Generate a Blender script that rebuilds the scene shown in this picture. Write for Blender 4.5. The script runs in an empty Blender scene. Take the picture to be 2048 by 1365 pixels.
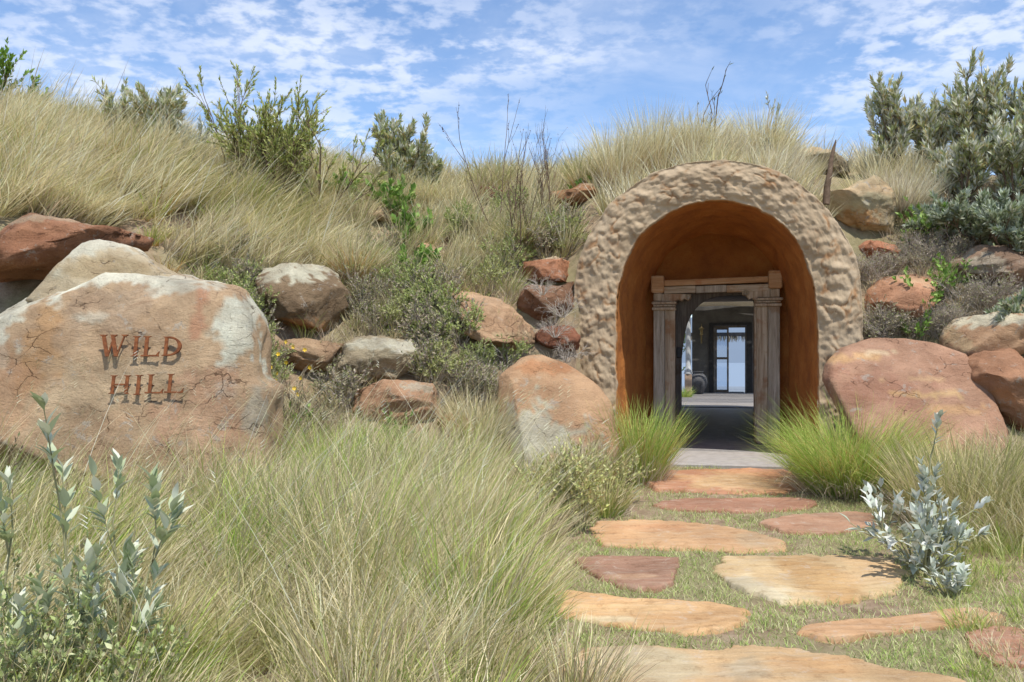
import bpy, math, random
import numpy as np
from mathutils import Vector

random.seed(7)
RNG = np.random.default_rng(7)
SC = bpy.context.scene

# ------------------------------------------------------------------ camera, sky, sun
FPX = 1850.0            # focal length in pixels of the 2048 px wide photograph
HOR = 723.0             # row of the horizon
EYE = 1.1               # eye height above the threshold slab
cam_data = bpy.data.cameras.new('camera')
cam = bpy.data.objects.new('camera', cam_data)
SC.collection.objects.link(cam)
SC.camera = cam
cam.location = (0, 0, EYE)
cam.rotation_euler = (math.radians(90), 0, 0)
cam_data.sensor_width = 36
cam_data.lens = FPX * 36 / 2048
cam_data.shift_y = (HOR - 682.5) / 2048
cam_data.clip_end = 6000

SUN = Vector((0.20, -0.36, 0.91)).normalized()
sun_el = math.asin(SUN.z)
sun_az = math.atan2(SUN.x, SUN.y)
w = bpy.data.worlds.new('World')
SC.world = w
w.use_nodes = True
nt = w.node_tree
nt.nodes.clear()
N = nt.nodes.new
L = nt.links.new
out = N('ShaderNodeOutputWorld')
bg = N('ShaderNodeBackground')
bg.inputs['Strength'].default_value = 0.135
sky = N('ShaderNodeTexSky')
sky.sky_type = 'NISHITA'
sky.sun_disc = False
sky.sun_elevation = sun_el
sky.sun_rotation = sun_az
sky.altitude = 1500
sky.air_density = 1.0
sky.dust_density = 0.4
sky.ozone_density = 3.2
tc = N('ShaderNodeTexCoord')
sep = N('ShaderNodeSeparateXYZ')
L(tc.outputs['Generated'], sep.inputs[0])
zc = N('ShaderNodeMath'); zc.operation = 'MAXIMUM'; zc.inputs[1].default_value = 0.0
L(sep.outputs['Z'], zc.inputs[0])
za = N('ShaderNodeMath'); za.operation = 'ADD'; za.inputs[1].default_value = 0.16
L(zc.outputs[0], za.inputs[0])
dx = N('ShaderNodeMath'); dx.operation = 'DIVIDE'; L(sep.outputs['X'], dx.inputs[0]); L(za.outputs[0], dx.inputs[1])
dy = N('ShaderNodeMath'); dy.operation = 'DIVIDE'; L(sep.outputs['Y'], dy.inputs[0]); L(za.outputs[0], dy.inputs[1])
cb = N('ShaderNodeCombineXYZ'); L(dx.outputs[0], cb.inputs[0]); L(dy.outputs[0], cb.inputs[1])
cb.inputs[2].default_value = 3.7
def wnoise(scale, detail, rough, dist=0.0, off=(0, 0, 0)):
    mp = N('ShaderNodeMapping'); mp.inputs['Location'].default_value = off
    L(cb.outputs[0], mp.inputs[0])
    n = N('ShaderNodeTexNoise'); n.inputs['Scale'].default_value = scale
    n.inputs['Detail'].default_value = detail; n.inputs['Roughness'].default_value = rough
    n.inputs['Distortion'].default_value = dist
    L(mp.outputs[0], n.inputs['Vector'])
    return n.outputs['Fac']
def wramp(src, a, b):
    r = N('ShaderNodeMapRange'); r.interpolation_type = 'SMOOTHSTEP'
    r.inputs['From Min'].default_value = a; r.inputs['From Max'].default_value = b
    L(src, r.inputs['Value']); return r.outputs[0]
def wmath(op, a, b):
    m = N('ShaderNodeMath'); m.operation = op
    for i, v in enumerate((a, b)):
        if isinstance(v, (int, float)): m.inputs[i].default_value = v
        else: L(v, m.inputs[i])
    return m.outputs[0]
puffs = wramp(wnoise(15.0, 5, 0.55, 0.1, (1.3, 0.4, 0)), 0.40, 0.62)
big = wramp(wnoise(0.9, 3, 0.5, 0.2, (4.6, 2.9, 0)), 0.34, 0.60)
veil = wramp(wnoise(3.0, 6, 0.6, 0.3, (7.7, 1.2, 0)), 0.38, 0.72)
cl = wmath('ADD', wmath('MULTIPLY', wmath('MULTIPLY', puffs, big), 0.62), wmath('MULTIPLY', veil, 0.24))
cl = wmath('MINIMUM', cl, 0.85)
mix = N('ShaderNodeMix'); mix.data_type = 'RGBA'
L(cl, mix.inputs['Factor']); L(sky.outputs[0], mix.inputs['A'])
mix.inputs['B'].default_value = (4.5, 4.8, 5.5, 1)
L(mix.outputs['Result'], bg.inputs['Color'])
L(bg.outputs[0], out.inputs[0])

sd = bpy.data.lights.new('sun', 'SUN')
sd.energy = 3.2
sd.angle = math.radians(0.6)
sd.color = (1.0, 0.955, 0.88)
so = bpy.data.objects.new('sun', sd)
SC.collection.objects.link(so)
so.location = (0, 0, 30)
so.rotation_euler = SUN.to_track_quat('Z', 'Y').to_euler()

SC.view_settings.view_transform = 'Standard'
SC.view_settings.look = 'None'
SC.view_settings.gamma = 1
SC.view_settings.exposure = 0.66
SC.render.engine = 'CYCLES'
SC.cycles.max_bounces = 6
SC.cycles.diffuse_bounces = 4
SC.cycles.transparent_max_bounces = 4
SC.cycles.use_denoising = True

# ------------------------------------------------------------------ noise
def _hash(ix, iy, iz, seed):
    h = (ix * 374761393 + iy * 668265263 + iz * 2147483647 + seed * 974634777) & 0xffffffff
    h = ((h ^ (h >> 13)) * 1274126177) & 0xffffffff
    h = (h ^ (h >> 16)) & 0xffffffff
    return h
_G = RNG.normal(size=(256, 3)); _G /= np.linalg.norm(_G, axis=1)[:, None]
def pnoise(P, seed=0):
    P = np.asarray(P, float)
    I = np.floor(P).astype(np.int64); F = P - I
    U = F * F * F * (F * (F * 6 - 15) + 10)
    r = np.zeros(len(P))
    for a in (0, 1):
        for b in (0, 1):
            for c in (0, 1):
                g = _G[_hash(I[:, 0] + a, I[:, 1] + b, I[:, 2] + c, seed) & 255]
                d = (g * (F - np.array([a, b, c]))).sum(1)
                r += d * (U[:, 0] if a else 1 - U[:, 0]) * (U[:, 1] if b else 1 - U[:, 1]) * (U[:, 2] if c else 1 - U[:, 2])
    return r * 1.6
def fbm(P, octv=4, seed=0, gain=0.5, ridge=False):
    P = np.asarray(P, float); r = np.zeros(len(P)); a = 1.0
    for o in range(octv):
        n = pnoise(P * 2.03 ** o, seed + o * 17)
        if ridge: n = 0.5 - np.abs(n)
        r += a * n; a *= gain
    return r
def smooth(a, b, x):
    t = np.clip((x - a) / (b - a), 0, 1); return t * t * (3 - 2 * t)

# ------------------------------------------------------------------ mesh helpers
def link(name, me, parent=None, **props):
    o = bpy.data.objects.new(name, me)
    SC.collection.objects.link(o)
    if parent is not None: o.parent = parent
    for k, v in props.items(): o[k] = v
    return o
def mesh_np(name, V, F, mat=None, col=None, smooth_=True):
    """V (n,3); F an (m,3) / (m,4) array or a list of such arrays."""
    me = bpy.data.meshes.new(name)
    if not isinstance(F, list): F = [F]
    F = [np.asarray(f, np.int32) for f in F if len(f)]
    V = np.asarray(V, np.float32)
    me.vertices.add(len(V)); me.vertices.foreach_set('co', V.ravel())
    idx = np.concatenate([f.ravel() for f in F])
    tot = np.concatenate([np.full(len(f), f.shape[1], np.int32) for f in F])
    st = np.concatenate([[0], np.cumsum(tot)[:-1]]).astype(np.int32)
    me.loops.add(len(idx)); me.loops.foreach_set('vertex_index', idx)
    me.polygons.add(len(tot)); me.polygons.foreach_set('loop_start', st)
    me.polygons.foreach_set('loop_total', tot)
    me.polygons.foreach_set('use_smooth', np.full(len(tot), bool(smooth_)))
    me.update(calc_edges=True)
    if col is not None:
        a = me.color_attributes.new('Col', 'FLOAT_COLOR', 'POINT')
        c = np.ones((len(V), 4), np.float32); c[:, :3] = col
        a.data.foreach_set('color', c.ravel())
    if mat: me.materials.append(mat)
    return me
def empty(name, loc, rz=0.0, **props):
    o = bpy.data.objects.new(name, None)
    SC.collection.objects.link(o)
    o.location = loc; o.rotation_euler = (0, 0, rz); o.empty_display_size = 0.1
    for k, v in props.items(): o[k] = v
    return o

class MB:
    """collects boxes, prisms and turned shapes; build() links them as ONE object"""
    def __init__(s): s.V = []; s.F3 = []; s.F4 = []; s.n = 0
    def add(s, V, F4=None, F3=None):
        V = np.asarray(V, float)
        if F4 is not None and len(F4): s.F4.append(np.asarray(F4) + s.n)
        if F3 is not None and len(F3): s.F3.append(np.asarray(F3) + s.n)
        s.V.append(V); s.n += len(V)
    def box(s, x0, x1, y0, y1, z0, z1, bev=0.0):
        if bev <= 0:
            V = [(x, y, z) for x in (x0, x1) for y in (y0, y1) for z in (z0, z1)]
            F = [(0, 1, 3, 2), (4, 6, 7, 5), (0, 4, 5, 1), (2, 3, 7, 6), (0, 2, 6, 4), (1, 5, 7, 3)]
            s.add(V, F); return
        b = min(bev, (x1 - x0) * .3, (y1 - y0) * .3, (z1 - z0) * .3)
        ring = [(x0 + b, y0), (x1 - b, y0), (x1, y0 + b), (x1, y1 - b), (x1 - b, y1), (x0 + b, y1), (x0, y1 - b), (x0, y0 + b)]
        cx, cy = (x0 + x1) / 2, (y0 + y1) / 2
        def rr(z, k): return [(cx + (x - cx) * (1 - k * b / max(1e-6, (x1 - x0) / 2)), cy + (y - cy) * (1 - k * b / max(1e-6, (y1 - y0) / 2)), z) for x, y in ring]
        V = rr(z0, 1) + rr(z0 + b, 0) + rr(z1 - b, 0) + rr(z1, 1)
        F = []
        for l in range(3):
            for i in range(8):
                j = (i + 1) % 8
                F.append((l * 8 + i, l * 8 + j, l * 8 + 8 + j, l * 8 + 8 + i))
        V.append((cx, cy, z0)); V.append((cx, cy, z1)); T = []
        for i in range(8):
            j = (i + 1) % 8
            T.append((32, j, i)); T.append((33, 24 + i, 24 + j))
        s.add(V, F, T)
    def lathe(s, prof, cx=0, cy=0, seg=20):
        V = []; F = []
        for r, z in prof:
            for k in range(seg):
                a = 2 * math.pi * k / seg; V.append((cx + r * math.cos(a), cy + r * math.sin(a), z))
        for i in range(len(prof) - 1):
            for k in range(seg):
                j = (k + 1) % seg
                F.append((i * seg + k, i * seg + j, (i + 1) * seg + j, (i + 1) * seg + k))
        s.add(V, F)
    def tube(s, P, R, seg=5):
        P = np.asarray(P, float); n = len(P)
        R = np.full(n, R) if np.isscalar(R) else np.asarray(R)
        T = np.gradient(P, axis=0); T /= np.linalg.norm(T, axis=1)[:, None] + 1e-9
        up = np.where(np.abs(T[:, 2:3]) > .9, np.array([[1., 0, 0]]), np.array([[0, 0, 1.]]))
        A = np.cross(T, up); A /= np.linalg.norm(A, axis=1)[:, None] + 1e-9
        B = np.cross(T, A)
        ang = np.arange(seg) * 2 * math.pi / seg
        V = P[:, None] + R[:, None, None] * (A[:, None] * np.cos(ang)[None, :, None] + B[:, None] * np.sin(ang)[None, :, None])
        i = np.arange(n - 1)[:, None] * seg; k = np.arange(seg)[None]; j = (k + 1) % seg
        F = np.stack([i + k, i + j, i + seg + j, i + seg + k], -1).reshape(-1, 4)
        s.add(V.reshape(-1, 3), F)
    def prism(s, poly, y0, y1):
        """poly: list of (x,z); must be star-shaped around its centroid or convex"""
        import mathutils
        n = len(poly)
        V = [(x, y0, z) for x, z in poly] + [(x, y1, z) for x, z in poly]
        F = [(i, (i + 1) % n, n + (i + 1) % n, n + i) for i in range(n)]
        tri = mathutils.geometry.tessellate_polygon([[Vector((x, z, 0)) for x, z in poly]])
        T = [tuple(t) for t in tri] + [(t[2] + n, t[1] + n, t[0] + n) for t in tri]
        s.add(V, F, T)
    def mesh(s, name, mat, smooth_=False, warp=None):
        V = np.concatenate(s.V)
        if warp: V = warp(V)
        F = []
        if s.F4: F.append(np.concatenate(s.F4))
        if s.F3: F.append(np.concatenate(s.F3))
        return mesh_np(name, V, F, mat, None, smooth_)
    def build(s, name, mat, parent=None, smooth_=False, **props):
        return link(name, s.mesh(name, mat, smooth_), parent, **props)

# ------------------------------------------------------------------ materials
class NT:
    def __init__(s, name):
        s.m = bpy.data.materials.new(name); s.m.use_nodes = True
        s.t = s.m.node_tree; s.b = s.t.nodes['Principled BSDF']
        s.b.inputs['Specular IOR Level'].default_value = 0.25
        s.tc = s.n('ShaderNodeTexCoord')
    def n(s, typ, **kw):
        x = s.t.nodes.new(typ)
        for k, v in kw.items(): setattr(x, k, v)
        return x
    def l(s, a, b): s.t.links.new(a, b)
    def noise(s, scale, detail=6, rough=0.6, stretch=(1, 1, 1), dist=0, rand=True, src='Object'):
        mp = s.n('ShaderNodeMapping'); mp.inputs['Scale'].default_value = stretch
        s.l(s.tc.outputs[src], mp.inputs['Vector'])
        if rand:
            oi = s.n('ShaderNodeObjectInfo'); mu = s.n('ShaderNodeMath', operation='MULTIPLY'); mu.inputs[1].default_value = 40
            s.l(oi.outputs['Random'], mu.inputs[0]); s.l(mu.outputs[0], mp.inputs['Location'])
        x = s.n('ShaderNodeTexNoise'); x.inputs['Scale'].default_value = scale
        x.inputs['Detail'].default_value = detail; x.inputs['Roughness'].default_value = rough; x.inputs['Distortion'].default_value = dist
        s.l(mp.outputs[0], x.inputs['Vector']); return x.outputs['Fac']
    def ramp(s, src, stops):
        r = s.n('ShaderNodeValToRGB'); e = r.color_ramp.elements
        while len(e) < len(stops): e.new(0.5)
        for i, (p, c) in enumerate(stops):
            e[i].position = p; e[i].color = (*c, 1) if len(c) == 3 else c
        s.l(src, r.inputs[0]); return r.outputs[0]
    def mix(s, f, a, b, mode='MIX'):
        x = s.n('ShaderNodeMix', data_type='RGBA', blend_type=mode)
        for sock, v in (('Factor', f), ('A', a), ('B', b)):
            if isinstance(v, (int, float)): x.inputs[sock].default_value = v
            elif isinstance(v, tuple): x.inputs[sock].default_value = (*v, 1) if len(v) == 3 else v
            else: s.l(v, x.inputs[sock])
        return x.outputs['Result']
    def math(s, op, a, b=0.0):
        x = s.n('ShaderNodeMath', operation=op)
        for i, v in enumerate((a, b)):
            if isinstance(v, (int, float)): x.inputs[i].default_value = v
            else: s.l(v, x.inputs[i])
        return x.outputs[0]
    def rng(s, src, a, b, c=0., d=1.):
        r = s.n('ShaderNodeMapRange', interpolation_type='SMOOTHSTEP')
        for k, v in (('From Min', a), ('From Max', b), ('To Min', c), ('To Max', d)): r.inputs[k].default_value = v
        s.l(src, r.inputs['Value']); return r.outputs[0]
    def bump(s, src, strength, dist, prev=None):
        b = s.n('ShaderNodeBump'); b.inputs['Strength'].default_value = strength; b.inputs['Distance'].default_value = dist
        s.l(src, b.inputs['Height'])
        if prev is not None: s.l(prev, b.inputs['Normal'])
        return b.outputs[0]
    def done(s, col=None, rough=0.9, normal=None):
        if col is not None:
            if isinstance(col, tuple): s.b.inputs['Base Color'].default_value = (*col, 1)
            else: s.l(col, s.b.inputs['Base Color'])
        s.b.inputs['Roughness'].default_value = rough
        if normal is not None: s.l(normal, s.b.inputs['Normal'])
        return s.m

def mat_rock():
    m = NT('sandstone')
    a = m.n('ShaderNodeVertexColor', layer_name='Col').outputs['Color']
    n1 = m.noise(2.4, 8, .62); n2 = m.noise(9, 10, .74, (1, 1, 1.3), .3); n3 = m.noise(60, 5, .7)
    st = m.noise(2.2, 9, .75, (.9, .9, 2.4), 1.6)
    c = m.mix(m.rng(n1, .35, .65), m.mix(1.0, a, (1.10, 1.08, 1.06), 'MULTIPLY'), m.mix(1.0, a, (.82, .76, .72), 'MULTIPLY'))
    c = m.mix(m.rng(st, .53, .66, 0, .5), c, m.mix(1.0, a, (.66, .56, .48), 'MULTIPLY'))
    c = m.mix(m.rng(n2, .56, .72, 0, .6), c, m.mix(.5, a, (.56, .50, .42)))
    li = m.noise(5.5, 9, .75, (1, 1, 1), .4)
    c = m.mix(m.rng(li, .58, .62, 0, .55), c, (.42, .39, .33))
    c = m.mix(m.rng(n3, .35, .7, 0, .35), c, m.mix(1.0, c, (.68, .64, .6), 'MULTIPLY'))
    mpv = m.n('ShaderNodeMapping'); mpv.inputs['Scale'].default_value = (1, 1, 1.7); mpv.inputs['Rotation'].default_value = (.3, .25, .5)
    dn = m.n('ShaderNodeTexNoise'); dn.inputs['Scale'].default_value = 3; dn.inputs['Detail'].default_value = 5
    m.l(m.tc.outputs['Object'], dn.inputs['Vector']); va = m.n('ShaderNodeVectorMath', operation='MULTIPLY_ADD'); va.inputs[1].default_value = (.35, .35, .35)
    m.l(dn.outputs['Color'], va.inputs[0]); m.l(m.tc.outputs['Object'], va.inputs[2]); m.l(va.outputs[0], mpv.inputs['Vector'])
    vo = m.n('ShaderNodeTexVoronoi', feature='DISTANCE_TO_EDGE'); vo.inputs['Scale'].default_value = 3.4; m.l(mpv.outputs[0], vo.inputs['Vector'])
    ck = m.math('MULTIPLY', m.rng(vo.outputs['Distance'], .0, .018, 1., 0.), m.rng(n1, .50, .60))
    c = m.mix(m.math('MULTIPLY', ck, .75), c, m.mix(1.0, c, (.30, .25, .22), 'MULTIPLY'))
    b = m.bump(n2, 1.0, .05); b = m.bump(st, .8, .04, b); b = m.bump(n3, .7, .010, b); b = m.bump(m.math('SUBTRACT', 1.0, ck), .8, .02, b)
    return m.done(c, .92, b)
def mat_path():
    m = NT('path_sandstone')
    a = m.n('ShaderNodeVertexColor', layer_name='Col').outputs['Color']
    n1 = m.noise(2.0, 8, .6); st = m.noise(4, 9, .72, (.9, 4.5, 1), .8); n3 = m.noise(70, 5, .7)
    c = m.mix(m.rng(n1, .35, .65), m.mix(1.0, a, (1.08, 1.07, 1.05), 'MULTIPLY'), m.mix(1.0, a, (.86, .81, .77), 'MULTIPLY'))
    c = m.mix(m.rng(st, .48, .70, 0, .6), c, m.mix(.5, a, (.50, .43, .33)))
    c = m.mix(m.rng(st, .50, .34, 0, .45), c, m.mix(1.0, a, (.80, .70, .62), 'MULTIPLY'))
    c = m.mix(m.rng(n3, .4, .7, 0, .3), c, m.mix(1.0, c, (.7, .64, .6), 'MULTIPLY'))
    n4 = m.noise(9, 9, .75)
    c = m.mix(m.rng(n4, .54, .62, 0, .5), c, m.mix(1.0, c, (.62, .55, .48), 'MULTIPLY'))
    c = m.mix(m.rng(n4, .44, .36, 0, .4), c, (.50, .43, .35))
    b = m.bump(st, .8, .02); b = m.bump(n3, .6, .006, b); b = m.bump(n4, .7, .012, b)
    return m.done(c, .93, b)
def mat_blade(name, trans=0.35, rough=.65):
    m = NT(name)
    a = m.n('ShaderNodeVertexColor', layer_name='Col').outputs['Color']
    m.l(a, m.b.inputs['Base Color']); m.b.inputs['Roughness'].default_value = rough
    m.b.inputs['Specular IOR Level'].default_value = .2
    tr = m.n('ShaderNodeBsdfTranslucent'); m.l(a, tr.inputs['Color'])
    mx = m.n('ShaderNodeMixShader'); mx.inputs[0].default_value = trans
    m.l(m.b.outputs[0], mx.inputs[1]); m.l(tr.outputs[0], mx.inputs[2])
    m.l(mx.outputs[0], m.t.nodes['Material Output'].inputs[0])
    return m.m
def mat_soil():
    m = NT('dry_soil')
    n1 = m.noise(.9, 8, .6, rand=False); n2 = m.noise(7, 8, .7, rand=False); n3 = m.noise(60, 5, .7, rand=False)
    c = m.ramp(n2, [(.3, (.15, .095, .06)), (.5, (.28, .20, .13)), (.7, (.38, .30, .20))])
    c = m.mix(m.rng(n1, .42, .6), c, m.mix(.5, c, (.20, .21, .09)))
    b = m.bump(n2, .7, .05); b = m.bump(n3, .6, .012, b)
    return m.done(c, .97, b)
def mat_plaster():
    m = NT('mud_plaster')
    n1 = m.noise(1.7, 8, .6); n2 = m.noise(22, 8, .72); n3 = m.noise(120, 4, .7)
    pit = m.n('ShaderNodeVertexColor', layer_name='Col').outputs['Color']
    c = m.ramp(n1, [(.32, (.335, .245, .155)), (.52, (.425, .325, .212)), (.7, (.49, .385, .262))])
    c = m.mix(m.rng(n2, .55, .75, 0, .5), c, (.34, .20, .11))
    c = m.mix(1.0, c, pit, 'MULTIPLY')
    b = m.bump(n2, .55, .014); b = m.bump(n3, .7, .005, b)
    return m.done(c, .97, b)
def mat_ochre(name='ochre_plaster', k=1.0):
    m = NT(name)
    n1 = m.noise(2.2, 9, .68); n2 = m.noise(12, 9, .75)
    c = m.ramp(n1, [(.3, (.30 * k, .105 * k, .030 * k)), (.52, (.46 * k, .17 * k, .040 * k)), (.72, (.56 * k, .24 * k, .065 * k))])
    c = m.mix(m.rng(n2, .5, .75, 0, .4), c, (.26 * k, .09 * k, .03 * k))
    return m.done(c, .9, m.bump(n1, .8, .05, m.bump(n2, .9, .02)))
def mat_wood(name, c1, c2, c3, axis='z'):
    m = NT(name)
    s = {'z': (14, 14, .7), 'x': (.7, 14, 14)}[axis]
    n1 = m.noise(2.4, 9, .68, s, .5); n2 = m.noise(3.0, 5, .6); n3 = m.noise(9, 8, .7, s)
    c = m.ramp(n1, [(.32, c1), (.52, c2), (.72, c3)])
    c = m.mix(m.rng(n2, .54, .66, 0, .6), c, (c1[0] * 1.1, c1[1] * .7, c1[2] * .4))
    c = m.mix(m.rng(n3, .58, .66, 0, .7), c, (c1[0] * .4, c1[1] * .4, c1[2] * .4))
    b = m.bump(n1, .8, .01); b = m.bump(n3, .8, .006, b)
    return m.done(c, .85, b)
def mat_simple(name, c1, c2, scale=8, rough=.8, bump=.3, metal=0.):
    m = NT(name)
    n = m.noise(scale, 8, .65)
    m.b.inputs['Metallic'].default_value = metal
    return m.done(m.ramp(n, [(.35, c1), (.65, c2)]), rough, m.bump(n, bump, .01))

M_ROCK = mat_rock(); M_PATH = mat_path(); M_SOIL = mat_soil(); M_PLAS = mat_plaster(); M_OCH = mat_ochre()
M_OCHB = mat_ochre('ochre_plaster_shaded', .7)  # darker copy for the back wall, its shade put into the colour
M_BLADE = mat_blade('grass_blade', .38)
M_LEAF = mat_blade('leaf', .22, .6)
M_WOOD = mat_wood('weathered_timber', (.28, .20, .13), (.48, .39, .28), (.64, .56, .43))
M_WOODG = mat_wood('grey_timber', (.26, .22, .17), (.44, .39, .31), (.60, .55, .46))
M_BEAM = mat_wood('painted_beam', (.38, .19, .08), (.55, .33, .17), (.62, .48, .33), 'x')
M_BEAM2 = mat_wood('pale_beam', (.34, .25, .16), (.52, .43, .31), (.66, .57, .44), 'x')
M_DARKW = mat_wood('dark_timber', (.07, .06, .05), (.12, .105, .09), (.19, .17, .14))
M_TWIG = mat_simple('bark', (.10, .065, .04), (.20, .14, .095), 20)
M_TWIGG = mat_simple('grey_twig', (.34, .29, .24), (.52, .46, .39), 20)
M_STEMG = mat_simple('green_stem', (.22, .22, .10), (.36, .34, .20), 20)
M_FLOOR = mat_simple('dark_screed', (.22, .21, .20), (.34, .32, .30), 6, .55, .2)
M_SLAB = mat_simple('pale_screed', (.30, .275, .25), (.40, .37, .34), 9, .85, .3)
M_GREYW = mat_simple('dark_grey_plaster', (.09, .085, .08), (.14, .135, .125), 3, .8, .3)
M_CORR = mat_simple('corridor_plaster', (.12, .09, .07), (.19, .15, .12), 3, .85, .3)
M_BLACK = mat_simple('black_steel', (.02, .02, .022), (.04, .04, .042), 12, .5, .1)
M_BROWNF = mat_simple('brown_joinery', (.09, .075, .06), (.14, .12, .10), 12, .6, .1)
M_DECK = mat_simple('grey_paving', (.22, .20, .185), (.31, .285, .26), 4, .85, .2)
M_RUST = mat_simple('rusted_steel', (.11, .035, .014), (.24, .085, .03), 30, .85, .4)
M_COLST = mat_simple('pale_stone', (.36, .37, .37), (.50, .51, .51), 10, .8, .3)
M_TAN = mat_simple('tan_stone', (.34, .24, .17), (.46, .34, .25), 10, .85, .3)
M_CLAY = mat_simple('dark_clay', (.05, .05, .052), (.11, .11, .115), 9, .5, .2)
M_BRASS = mat_simple('aged_brass', (.22, .17, .08), (.36, .28, .14), 20, .5, .1, .6)
M_REED = mat_simple('pale_reed', (.58, .52, .40), (.74, .68, .54), 14, .85, .3)
M_THATCH = mat_simple('thatch', (.22, .18, .12), (.40, .34, .24), 30, .9, .5)
M_WHITE = mat_simple('pale_terrace', (.17, .20, .23), (.21, .24, .28), 5, .8, .1)
def mat_glass():
    m = NT('window_glass')
    gl = m.n('ShaderNodeBsdfGlossy'); gl.inputs['Roughness'].default_value = .02
    tr = m.n('ShaderNodeBsdfTransparent'); tr.inputs['Color'].default_value = (.86, .9, .95, 1)
    fr = m.n('ShaderNodeFresnel'); fr.inputs['IOR'].default_value = 1.45
    mx = m.n('ShaderNodeMixShader'); m.l(fr.outputs[0], mx.inputs[0])
    m.l(tr.outputs[0], mx.inputs[1]); m.l(gl.outputs[0], mx.inputs[2])
    m.l(mx.outputs[0], m.t.nodes['Material Output'].inputs[0]); return m.m
M_GLASS = mat_glass()
def mat_water():
    m = NT('lake_water')
    n = m.noise(.35, 4, .6, (1, .4, 1), rand=False)
    m.b.inputs['Specular IOR Level'].default_value = .5
    return m.done((.20, .25, .31), .5, m.bump(n, .25, .2))
M_WATER = mat_water()

# ------------------------------------------------------------------ terrain
AX = (1436 - 1024) / FPX
D0 = 10.7
A = math.atan(AX)
ORG = np.array([AX * D0, D0])
RV = np.array([math.cos(A), -math.sin(A)])       # to the right along the facade
FV = np.array([math.sin(A), math.cos(A)])        # into the tunnel
def loc_t(x, y):
    return (x - ORG[0]) * RV[0] + (y - ORG[1]) * RV[1], (x - ORG[0]) * FV[0] + (y - ORG[1]) * FV[1]
def zpath(d): return -0.045 - np.clip(9.8 - d, 0, 12) * 0.064
KD = np.array([7, 7.5, 8, 8.5, 9, 9.5, 10, 10.5, 11, 11.5, 12, 13, 14, 15, 16, 18, 20, 22, 23])
PROF = [
 (-700, [-.1, .1, .5, 1.1, 1.8, 2.2, 2.6, 3.0, 3.4, 3.8, 4.1, 4.6, 4.9, 5.0, 4.8, 4.2, 3, 1.5, -.05]),
 (0,    [-.22, -.1, .3, .9, 1.6, 2.05, 2.45, 2.85, 3.25, 3.6, 3.9, 4.35, 4.6, 4.7, 4.5, 3.8, 2.5, 1, -.05]),
 (250,  [-.22, -.12, .1, .5, 1.1, 1.6, 2.05, 2.45, 2.85, 3.2, 3.55, 4.1, 4.4, 4.5, 4.3, 3.6, 2.4, 1, -.05]),
 (450,  [-.22, -.19, -.1, .15, .55, 1.0, 1.4, 1.8, 2.25, 2.65, 3.0, 3.6, 4.0, 4.1, 4.0, 3.4, 2.3, 1, -.05]),
 (700,  [-.22, -.19, -.13, 0, .3, .65, 1.1, 1.5, 1.9, 2.3, 2.65, 3.3, 3.75, 3.95, 3.9, 3.3, 2.2, .9, -.05]),
 (950,  [-.22, -.19, -.15, -.08, .1, .4, .8, 1.25, 1.7, 2.15, 2.55, 3.2, 3.65, 3.85, 3.8, 3.2, 2.2, .9, -.05]),
 (1120, [-.22, -.19, -.16, -.11, -.02, .15, .45, 1.0, 1.7, 2.2, 2.6, 3.3, 3.75, 3.9, 3.85, 3.2, 2.2, .9, -.05]),
 (1200, [-.22, -.19, -.16, -.12, -.09, -.06, .1, .6, 1.6, 2.6, 3.0, 3.65, 3.95, 4.0, 3.9, 3.3, 2.2, .9, -.05]),
 (1436, [-.22, -.19, -.16, -.12, -.09, -.06, -.05, .3, 1.9, 3.2, 3.5, 3.85, 4.0, 4.0, 3.9, 3.3, 2.2, .9, -.05]),
 (1640, [-.22, -.19, -.16, -.12, -.09, -.06, .1, .6, 1.7, 2.7, 3.1, 3.7, 3.95, 4.0, 3.9, 3.3, 2.2, .9, -.05]),
 (1760, [-.22, -.19, -.16, -.11, -.02, .2, .6, 1.2, 1.9, 2.5, 3.0, 3.6, 3.9, 4.0, 3.9, 3.3, 2.2, .9, -.05]),
 (2048, [-.22, -.18, -.14, -.05, .2, .6, 1.15, 1.7, 2.3, 2.75, 3.1, 3.6, 3.85, 3.95, 3.9, 3.3, 2.2, .9, -.05]),
 (2700, [-.22, -.1, .1, .5, 1.0, 1.5, 2.0, 2.5, 2.9, 3.2, 3.5, 3.9, 4.1, 4.2, 4.1, 3.5, 2.4, 1, -.05]),
]
PU = np.array([p[0] for p in PROF], float)
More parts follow.
